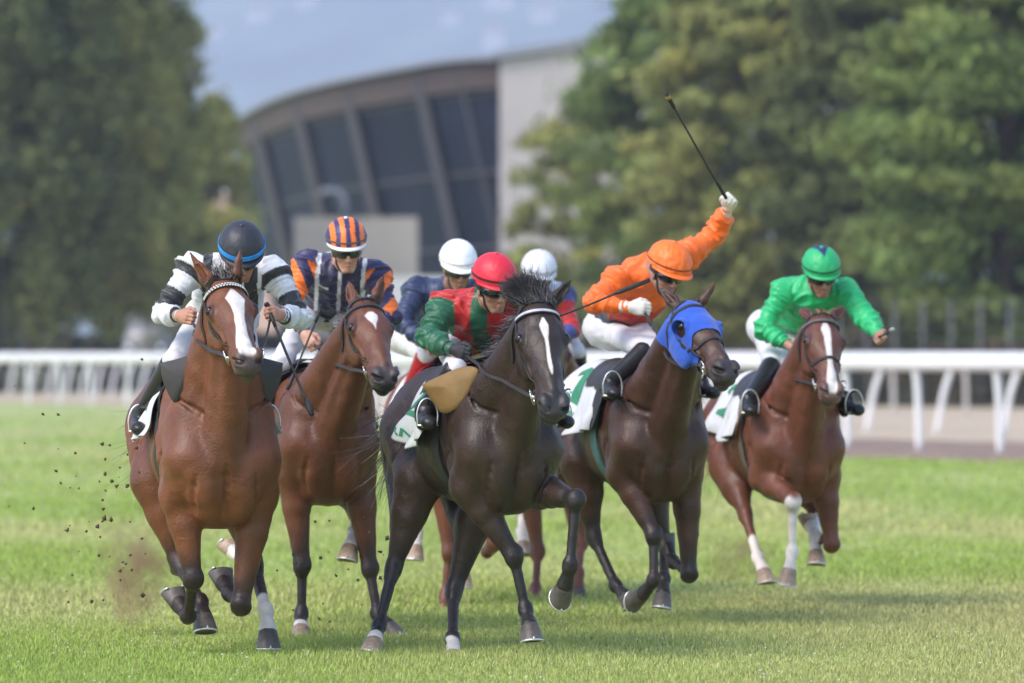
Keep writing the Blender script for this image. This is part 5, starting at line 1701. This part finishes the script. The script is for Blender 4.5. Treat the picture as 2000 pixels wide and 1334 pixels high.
        if band:
            pts = [c + sd_*rx*1.012*math.sin(p_)*math.sin(R(84)) + f*ry*(1.012 + .035*max(0, math.cos(p_)))*math.cos(p_)*math.sin(R(84)) + u*(rz*math.cos(R(84)) - .010) for p_ in np.linspace(0, 2*math.pi, 49)]
            nn = [nrm(q - c - u*((q-c) @ u)) for q in pts]
            b.strap(pts, nn, band[1], .003, band[0]); b.build("helmet_band", M['leather_attr'], ho, smooth=False)
        # peak
        pk = peak or colf(0, R(99), 0, 1)
        v = []; fc = []; nn_ = 26; ext = cap.get('ext', .028)
        for j in range(nn_ + 1):
            ph = R(-82 + 164*j/nn_); e = ext*max(0, math.cos(ph*1.08))**.8
            for (k, dz) in ((0, 0), (.5, -.006), (1, -.016), (1, -.021), (.5, -.011), (0, -.006)):
                rr_ = 1.0 + .035*math.cos(ph)
                v.append(c + sd_*(rx*rr_*.985*math.sin(ph)*(1)) + f*(ry*rr_*math.cos(ph)*.985 + e*k) + u*(-.020 + dz*.8))
        for j in range(nn_):
            for k in range(6):
                k2 = (k + 1) % 6; fc.append((j*6+k, j*6+k2, (j+1)*6+k2, (j+1)*6+k))
        fc.append(tuple(range(6))); fc.append(tuple(nn_*6 + k for k in range(6))[::-1])
        mesh_obj("helmet_peak", v, fc, M['helmet'], ho, cols=np.tile(np.array(pk), (len(v), 1)))
        bt = MB(); top = c + u*(rz - .012)
        bt.tube([top - u*.006, top + u*.003, top + u*.007, top + u*.009], [.013, .012, .008, .002], 12, cap.get('button', pk)); bt.build("cap_button", M['helmet'], ho)
    def goggles(s, Hd, hc, badge=None):
        v = []; fc = []; n = 34
        fr = MB()
        up_, lo_ = [], []
        for j in range(n + 1):
            a = R(-74 + 148*j/n); notch = math.exp(-(a/.16)**2)*.020
            for (hh, off) in ((.024, 0), (.012, .004), (0, .006), (-.014, .004), (-.026 + notch, 0)):
                rx, ry = .083 + off, .086 + off
                v.append(Hd(rx*math.sin(a), .020 + ry*math.cos(a), -.004 + hh*(1 - .35*(abs(a)/1.3)**3)))
            up_.append(v[-5]); lo_.append(v[-1])
        for j in range(n):
            for k in range(4):
                fc.append((j*5+k, (j+1)*5+k, (j+1)*5+k+1, j*5+k+1))
        g = mesh_obj("goggles", v, fc, M['lens'], s.o)
        fr.tube(up_, .0035, 6, (.02,.02,.02)); fr.tube(lo_, .0035, 6, (.02,.02,.02))
        fr.tube([up_[0], lo_[0]], .005, 6, (.02,.02,.02)); fr.tube([up_[-1], lo_[-1]], .005, 6, (.02,.02,.02))
        fr.build("goggle_frame", M['rubber'], g)
        st = MB()
        pts = [Hd(.080,.043,-.004), Hd(.090,.0,.0), Hd(.075,-.07,.0), Hd(0,-.105,0), Hd(-.075,-.07,.0), Hd(-.090,.0,.0), Hd(-.080,.043,-.004)]
        sp = smooth_path(pts, 5); st.strap(sp, [nrm(q - hc) for q in sp], .022, .003, (.02,.02,.02))
        for z in (-1, 1):
            if badge is not None:
                st.ring(Hd(.090*z,.025,-.002), s.s*z + s.f*.4, .009, .0025, 12, badge)
        st.build("goggle_strap", M['leather_attr'], g, smooth=False)

def whip(a, b, label, r0=.0065, r1=.004, flap=.0, fl=.16, col=(.02,.018,.018), tip=(.03,.026,.026), origin=None, mark=None):
    a = np.asarray(a, float); b = np.asarray(b, float); d = b - a
    m = a + d*.5 + V(0,0,-.01)
    pts = bez(a, m, b, 14)
    w_ = MB(); w_.tube(pts, list(np.linspace(r0, r1, 14)), 8, col)
    o = w_.build("riding_whip", M['rubber'], None, origin=a)
    h = MB(); h.tube([pts[0], pts[1], pts[2], pts[3]], [r0*1.5, r0*1.35, r0*1.4, r0*1.2], 8, (.015,.015,.015)); h.tube([pts[0]-d*.01, pts[0]+d*.012], [r0*2, r0*1.9], 8, (.015,.015,.015))
    h.build("grip", M['leather_attr'], o)
    n = nrm(d); t = MB()
    t.tube([b - n*fl*.05, b + n*fl*.1, b + n*fl*.6, b + n*fl], [r1*1.4, r1*2.2, r1*2.4, r1*2.0], 8, tip)
    if mark: t.tube([b + n*fl*.62, b + n*fl*.8], [r1*2.55, r1*2.5], 8, mark)
    t.build("flap", M['leather_attr'], o)
    tag(o, label, "whip", "whips held by the jockeys")
    return o
def mixc(c, m, d):
    m = np.asarray(m, float)[:, None]; return c*(1-m) + np.array(d)*m
Wt = V(.60,.60,.63); Bk = V(.022,.022,.026)
def jk1(g):
    c = np.tile(Wt, (len(g['t']), 1)); r, t, x = g['reg'], g['t'], g['x']
    arm = (r == 1) | (r == 3); fo = (r == 2) | (r == 4)
    band = (arm & (t > .50) & (t < .92)) | (arm & (t > .0) & (t < .17))
    c = mixc(c, band, Bk)
    c = mixc(c, fo & (t > .80) & (t < .90) | (fo & (t > .93) & (t < .965)), Bk)
    body = ~fo & ~band
    c = mixc(c, body & ((r == 0) | (t < .2)) & (np.abs(x + .135) < .026), Bk)
    c = mixc(c, (r == 0) & (g['y'] > .0) & (x > .06) & (x < .13), Bk)
    return c
Nv = V(.028,.022,.085); Or = V(.80,.16,.012)
def jk2(g):
    c = np.tile(V(.020,.018,.055), (len(g['t']), 1)); r, t, x, v = g['reg'], g['t'], g['x'], g['v']
    arm = (r == 1) | (r == 3)
    c = mixc(c, arm | (r == 2) | (r == 4), Nv)
    st = (np.floor((x*np.sign(x) + g['y']*.6)*14 + .3) % 2 == 0)
    c = mixc(c, (arm & (t > .05) & st) , Or)
    c = mixc(c, (np.abs(np.abs(x) - .13 + g['y']*.0) < .012) & (r != 2) & (r != 4), V(.65,.65,.68))
    c = mixc(c, (r == 0) & (np.abs(g['z'] + .035) < .011) & (np.abs(x) > .06), V(.65,.65,.68))
    c = mixc(c, (r == 0) & (np.abs(x) < .011), V(.5,.48,.5))
    return c
def jk3(g):
    c = np.tile(V(.014,.105,.05), (len(g['t']), 1)); r, t, x = g['reg'], g['t'], g['x']
    c = mixc(c, (r == 0) & (np.abs(x) < .15) & (np.abs(x) > .045), V(.44,.014,.012))
    c = mixc(c, (r == 1) & (t < .12) | (r == 3) & (t < .3), V(.44,.014,.012))
    return c
def jk4(g):
    c = np.tile(V(.82,.13,.008), (len(g['t']), 1)); r, t, x = g['reg'], g['t'], g['x']
    c = mixc(c, (r == 0) & (g['h'] < .42), V(.012,.014,.035))
    c = mixc(c, (r == 0) & (g['h'] > .42) & (g['h'] < .60) & (g['y'] > 0), V(.45,.02,.01))
    return c
def jk5(g):
    c = np.tile(V(.012,.40,.13), (len(g['t']), 1)); r, t, x = g['reg'], g['t'], g['x']
    c = mixc(c, (r == 0) & (g['y'] > .0) & (np.abs(x + .02) + np.abs(g['z'] + .17)*.8 < .07), V(.012,.016,.06))
    return c
def jk6(g): return np.tile(V(.018,.030,.085), (len(g['t']), 1))
def jk7(g):
    c = np.tile(V(.05,.06,.22), (len(g['t']), 1)); r, t = g['reg'], g['t']
    c = mixc(c, (r == 0) & (g['h'] > .7), V(.6,.6,.65))
    c = mixc(c, ((r == 3) | (r == 1)) & (t > .35), V(.5,.02,.015))
    return c
def solid(c):
    return lambda ph, th, sx, cx: tuple(c)
def cap2(ph, th, sx, cx):
    k = math.floor((math.sin(th)*sx*.116 + .0135)/.027)
    return (.80,.17,.012) if k % 2 else (.03,.022,.10)
def cap5(ph, th, sx, cx):
    X = math.sin(th)*sx; Yf = math.sin(th)*cx
    return (.012,.02,.10) if (Yf < .62 and Yf > -.5 and abs(X) < .50*(.62 - Yf) ) else (.012,.36,.12)

RD = {}
def rider1():
    H = HS[1]
    r = Rider(H, "jockey in white silks with black bands and a black cap with a blue band", (472, 476, 29.45), (6, 36, -2),
              ((372, 528, 29.75), (540, 536, 29.75)), ((316, 612, 'n'), (585, 622, 'n')), ((352, 617, 'n'), (548, 615, 'n')),
              jacket=jk1, cap=dict(col=solid((.020,.020,.030)), band=((.02,.25,.70), .024), r=(.121,.142,.126)), fa=.24, skin=(.40,.19,.12), seed=1,
              upv=(V(.35,-.1,1), V(-.35,-.1,1)), toecol=None, pel=(432, 622, 30.2), loc=((.14,.185,1.57),(-.20,.30,1.29)))
    H.rein(-1, r.grip[0], .04); H.rein(1, r.grip[1], .04)
    a = P(507, 596, 29.2); whip(r.grip[1] + V(-.02,.0,.06), P(598, 782, 28.95), "black whip pointing down from the hand of the white and black silks jockey", .0075, .007, fl=.10)
    return r
def rider2():
    H = HS[2]
    r = Rider(H, "jockey in navy and orange silks with a cap of orange and navy stripes", (676, 462, 32.05), (8, 18, -3),
              ((598, 520, 32.3), (735, 535, 32.3)), ((566, 598, 'n'), (762, 615, 'n')), ((596, 652, 'n'), (712, 652, 'n')),
              jacket=jk2, cap=dict(col=cap2, band=((.10,.09,.10), .010), peak=(.7,.7,.75), button=(.7,.7,.75)), skin=(.50,.26,.18), seed=2, jaw=False,
              upv=(V(.5,0,1), V(-.3,0,1)), pel=(640, 600, 32.9), goggle_badge=(.55,.5,.05), fa=.22)
    H.rein(-1, r.grip[0], .03); H.rein(1, r.grip[1], .03)
    whip(P(628, 598, 31.65), P(574, 730, 31.5), "black whip held upright against the bay neck by the navy and orange jockey", .007, .005, fl=.10)
    return r
def rider3():
    H = HS[3]
    r = Rider(H, "jockey in green sleeves and red vest with a plain red cap", (966, 535, 29.6), (24, 20, -4),
              ((868, 598, 29.85), (1012, 612, 29.8)), ((836, 662, 'n'), (1040, 680, 'n')), ((886, 683, 'n'), (1030, 665, 'n')),
              jacket=jk3, cap=dict(col=solid((.62,.012,.035)), band=((.10,.015,.02), .013)), gl=((.014,.014,.015), (.014,.014,.015)), skin=(.40,.20,.13), seed=3,
              upv=(V(.2,0,1), V(-.3,0,1)), pel=(905, 655, 30.5), fa=.23, puff=.006, knees=(890, 722, 29.85), foot=(829, 800, 30.2))
    H.rein(-1, r.grip[0], .02); H.rein(1, r.grip[1], .02)
    whip(P(1062, 628, 29.5), P(1205, 572, 29.6), "long black whip sticking out behind the wild forelock of the centre horse", .0055, .0055, fl=.19)
    return r
def rider4():
    H = HS[4]
    r = Rider(H, "jockey in bright orange silks raising one arm, in a plain orange cap", (1308, 510, 32.55), (28, 24, 4),
              ((1212, 548, 32.85), (1338, 500, 32.85)), ((1158, 592, 'n'), (1398, 458, 'f')), ((1232, 600, 'n'), (1422, 405, 'n')),
              jacket=jk4, cap=dict(col=solid((.84,.15,.01)), band=((.20,.05,.02), .008), r=(.127,.150,.128), wr=.035, ext=.045), gl=((.62,.58,.52), (.62,.58,.52)), skin=(.34,.17,.12), seed=4,
              upv=(V(.2,0,1), V(-.7,.2,.5)), pel=(1205, 640, 33.4), puff=.012, fa=.24, knees=(1262, 684, 32.55), foot=(1192, 745, 33.15))
    H.rein(-1, r.grip[0], .10)
    g = r.grip[1]
    whip(g + (g - P(1300, 190, 32.3))*.0, P(1318, 212, 32.3), "black whip raised high above the field in a white gloved hand", .0075, .0055, fl=.13, mark=(.35,.22,.05))
    return r
def rider5():
    H = HS[5]
    r = Rider(H, "jockey in bright green silks reaching out one arm, in a green and navy cap", (1604, 516, 34.9), (10, 24, -4),
              ((1534, 566, 35.2), (1655, 575, 35.1)), ((1493, 640, 'n'), (1694, 622, 'n')), ((1546, 678, 'n'), (1716, 655, 'n')),
              jacket=jk5, cap=dict(col=cap5, band=((.01,.04,.03), .008), r=(.118,.142,.125), wr=.02), skin=(.36,.18,.12), seed=5,
              upv=(V(.2,0,1), V(.5,0,.6)), pel=(1520, 640, 35.9), puff=.008, knees=(1508, 712, 35.1), foot=(1462, 780, 35.5))
    H.rein(-1, r.grip[0], .10)
    whip(r.grip[1], r.grip[1] + V(.06,-.30,.04), "short whip pointing forward from the outstretched hand of the green jockey", .006, .006, fl=.06, tip=(.3,.3,.3))
    return r
def rider6():
    H = HS[6]
    r = Rider(H, "jockey in dark navy silks with a plain white cap, behind the green and red jockey", (895, 503, 35.0), (14, 22, -2),
              ((812, 568, 35.3), (935, 575, 35.3)), ((785, 630, 'n'), (955, 640, 'n')), ((830, 672, 'n'), (925, 665, 'n')),
              jacket=jk6, cap=dict(col=solid((.80,.80,.84)), band=((.45,.35,.32), .007), ext=.045), skin=(.34,.17,.12), seed=6,
              boot=(.35,.01,.02), pel=(812, 655, 36.0), goggle_badge=(.5,.4,.05), h=.010, fine=.006)
    H.rein(-1, r.grip[0], .05)
    return r
def rider7():
    H = HS[7]
    r = Rider(H, "jockey with a white cap half hidden behind the forelock of the centre horse", (1053, 521, 37.0), (10, 20, 0),
              ((1015, 575, 37.2), (1100, 578, 37.2)), ((1010, 640, 'n'), (1114, 640, 'n')), ((1050, 680, 'n'), (1090, 680, 'n')),
              jacket=jk7, cap=dict(col=solid((.62,.62,.68)), band=((.3,.3,.33), .007)), skin=(.34,.17,.12), seed=7, h=.011, fine=.007)
    return r
if 1 in HS: HS[1].bridle(band=(.03,.025,.025), deco=((.6,.58,.56), 'zig'))
if 2 in HS: HS[2].bridle(col=(.028,.024,.024), band=(.04,.034,.032))
if 3 in HS: HS[3].bridle(col=(.03,.027,.028), band=(.05,.035,.08), deco=((.45,.42,.46), 'bar'))
if 4 in HS: HS[4].bridle(col=(.03,.026,.026), noseband=True)
if 5 in HS: HS[5].bridle(col=(.03,.026,.026), band=(.10,.09,.09), noseband=True)
if 6 in HS: HS[6].bridle()
if 7 in HS: HS[7].bridle()
for _k, _fn in zip("1234567", (rider1, rider2, rider3, rider4, rider5, rider6, rider7)):
    if int(_k) in HS: RD[int(_k)] = _fn()

# ------------------------------------------------------------------ tack
def stirrup(H, r):
    for i in (0, 1):
        z = (-1, 1)[i]; c = r.toe[i]*.7 + r.an[i]*.3 - V(0,0,.0); 
        b = MB(); bt = c - V(0,0,.035)
        pts = [bt - H.l*.05, bt + H.l*.05]
        b.box(bt, (.035,.11,.008), (H.f, H.l, V(0,0,1)))
        b.tube(smooth_path([bt - H.l*.052, c - H.l*.056 + V(0,0,.03), c - H.l*.035 + V(0,0,.085), c + V(0,0,.105), c + H.l*.035 + V(0,0,.085), c + H.l*.056 + V(0,0,.03), bt + H.l*.052], 5), .004, 6)
        st = b.build("stirrup", M['alu'], H.o)
        tp = H.surf(np.array([.0]), np.array([R(42)*z]), .035)[0]
        s2 = MB(); s2.strap([c + V(0,0,.10), (c + tp)/2 + H.l*z*.02, tp], [H.l*z]*3, .02, .004, (.03,.026,.025)); s2.build("stirrup_leather", M['leather_attr'], st, smooth=False)
def num_one():
    v = []; f = []
    def quad(a, b, c, d, n=6):
        for i in range(n+1):
            for j in range(n+1):
                s_, t_ = i/n, j/n
                v.append(tuple((a[k]*(1-s_) + b[k]*s_)*(1-t_) + (d[k]*(1-s_) + c[k]*s_)*t_ for k in (0,1)))
        o = len(v) - (n+1)**2
        for i in range(n):
            for j in range(n):
                q = o + i*(n+1) + j; f.append((q, q+1, q+n+2, q+n+1))
    return v, f, quad
def numeral(H, ch, j0, i0, sj, si):
    v, f, quad = num_one()
    if ch == '1':
        quad((.32,.15),(.70,.15),(.70,1),(.32,1)); quad((.05,0),(.98,0),(.98,.17),(.05,.17)); quad((.32,1),(.32,.80),(.02,.64),(.02,.80))
    else:
        pts = [(.12,.70),(.16,.88),(.34,.98),(.56,.99),(.76,.92),(.86,.76),(.82,.58),(.62,.40),(.38,.24),(.14,.10)]
        for a, b in zip(pts, pts[1:]):
            d = nrm(V(b[0]-a[0], b[1]-a[1])); n = V(-d[1], d[0])*.085
            quad((a[0]-n[0], a[1]-n[1]), (b[0]-n[0]+d[0]*.03, b[1]-n[1]+d[1]*.03), (b[0]+n[0]+d[0]*.03, b[1]+n[1]+d[1]*.03), (a[0]+n[0], a[1]+n[1]), 3)
        quad((.06,0),(.92,0),(.92,.16),(.06,.16))
    H.print_on("cloth_number", v, f, j0, i0, sj, si)
if 1 in HS:
    H = HS[1]; H.cloth(x0=.10, x1=-.44, th=(84, 84), seed=1, flare=.05)
    saddle(H, sides=False); H.girth(.20); stirrup(H, RD[1])
    H.plate("saddle_flap", [(313,709,29.38),(350,700,29.38),(398,687,29.38),(402,730,29.38),(398,768,29.38),(372,768,29.38),(343,787,29.38),(325,762,29.38),(316,735,29.38)], (.042,.038,.038), H.sdl, .04)
    b = MB(); b.ring(P(376,722,29.17), V(-.3,-1,.1), .021, .0045, 22); b.ring(P(376,722,29.165), V(-.3,-1,.1), .011, .003, 16); b.build("buckle", M['alu'], H.sdl)
    v, f = stamp("NER", .8); H.print_on("cloth_lettering", v, f, 4, 45, 7, -8)
if 2 in HS:
    H = HS[2]; H.cloth(x0=.12, x1=-.50, th=(84, 84), seed=2)
    saddle(H, (.02,.018,.018), x0=.24, x1=.0, th=(24, 66), flare=.03); H.girth(.20); stirrup(H, RD[2])
if 3 in HS:
    H = HS[3]; H.cloth(x0=.14, x1=-.40, th=(92, 92), seed=3, flare=.06, col=(.50,.52,.50))
    saddle(H, sides=False); H.girth(.18); stirrup(H, RD[3])
    H.plate("saddle_flap", [(824,752,29.62),(850,738,29.58),(905,716,29.5),(935,722,29.45),(925,750,29.45),(900,792,29.47),(866,808,29.55),(845,785,29.6)], (.20,.115,.035), H.sdl, .035)
    v, f = stamp("RAN", .8); H.print_on("cloth_lettering", v, f, 3, 44, 7, -9)
    numeral(H, '2', 14, 42, 17, -14)
if 4 in HS:
    H = HS[4]; H.hood((.013,.075,.42)); H.cloth(x0=.16, x1=-.60, th=(90, 90), seed=4, flare=.05)
    saddle(H, (.018,.018,.018), x0=.30, x1=.10, th=(30, 84), flare=.02); H.girth(.16, (.06,.14,.15)); stirrup(H, RD[4])
    v, f = stamp("TRAN", .8); H.print_on("cloth_lettering", v, f, 8, 44, 6.5, -8)
    numeral(H, '1', 16, 42, 20, -12)
if 5 in HS:
    H = HS[5]; H.cloth(x0=.12, x1=-.52, th=(90, 90), seed=5)
    saddle(H, (.20,.14,.08), x0=.26, x1=.14, th=(26, 84), flare=.02); H.girth(.20, (.12,.10,.08), .06); stirrup(H, RD[5])
    numeral(H, '2', 13, 42, 20, -14)
if 6 in HS:
    H = HS[6]; H.cloth(x0=.12, x1=-.55, th=(90, 90), seed=6, flare=.04); saddle(H, (.4,.01,.03), x0=.22, x1=.0, th=(24, 60), flare=.03); stirrup(H, RD[6])
if 7 in HS:
    H = HS[7]; H.cloth(x0=.12, x1=-.46, th=(80, 80), seed=7); saddle(H, x0=.22, x1=.0, th=(24, 60)); stirrup(H, RD[7])
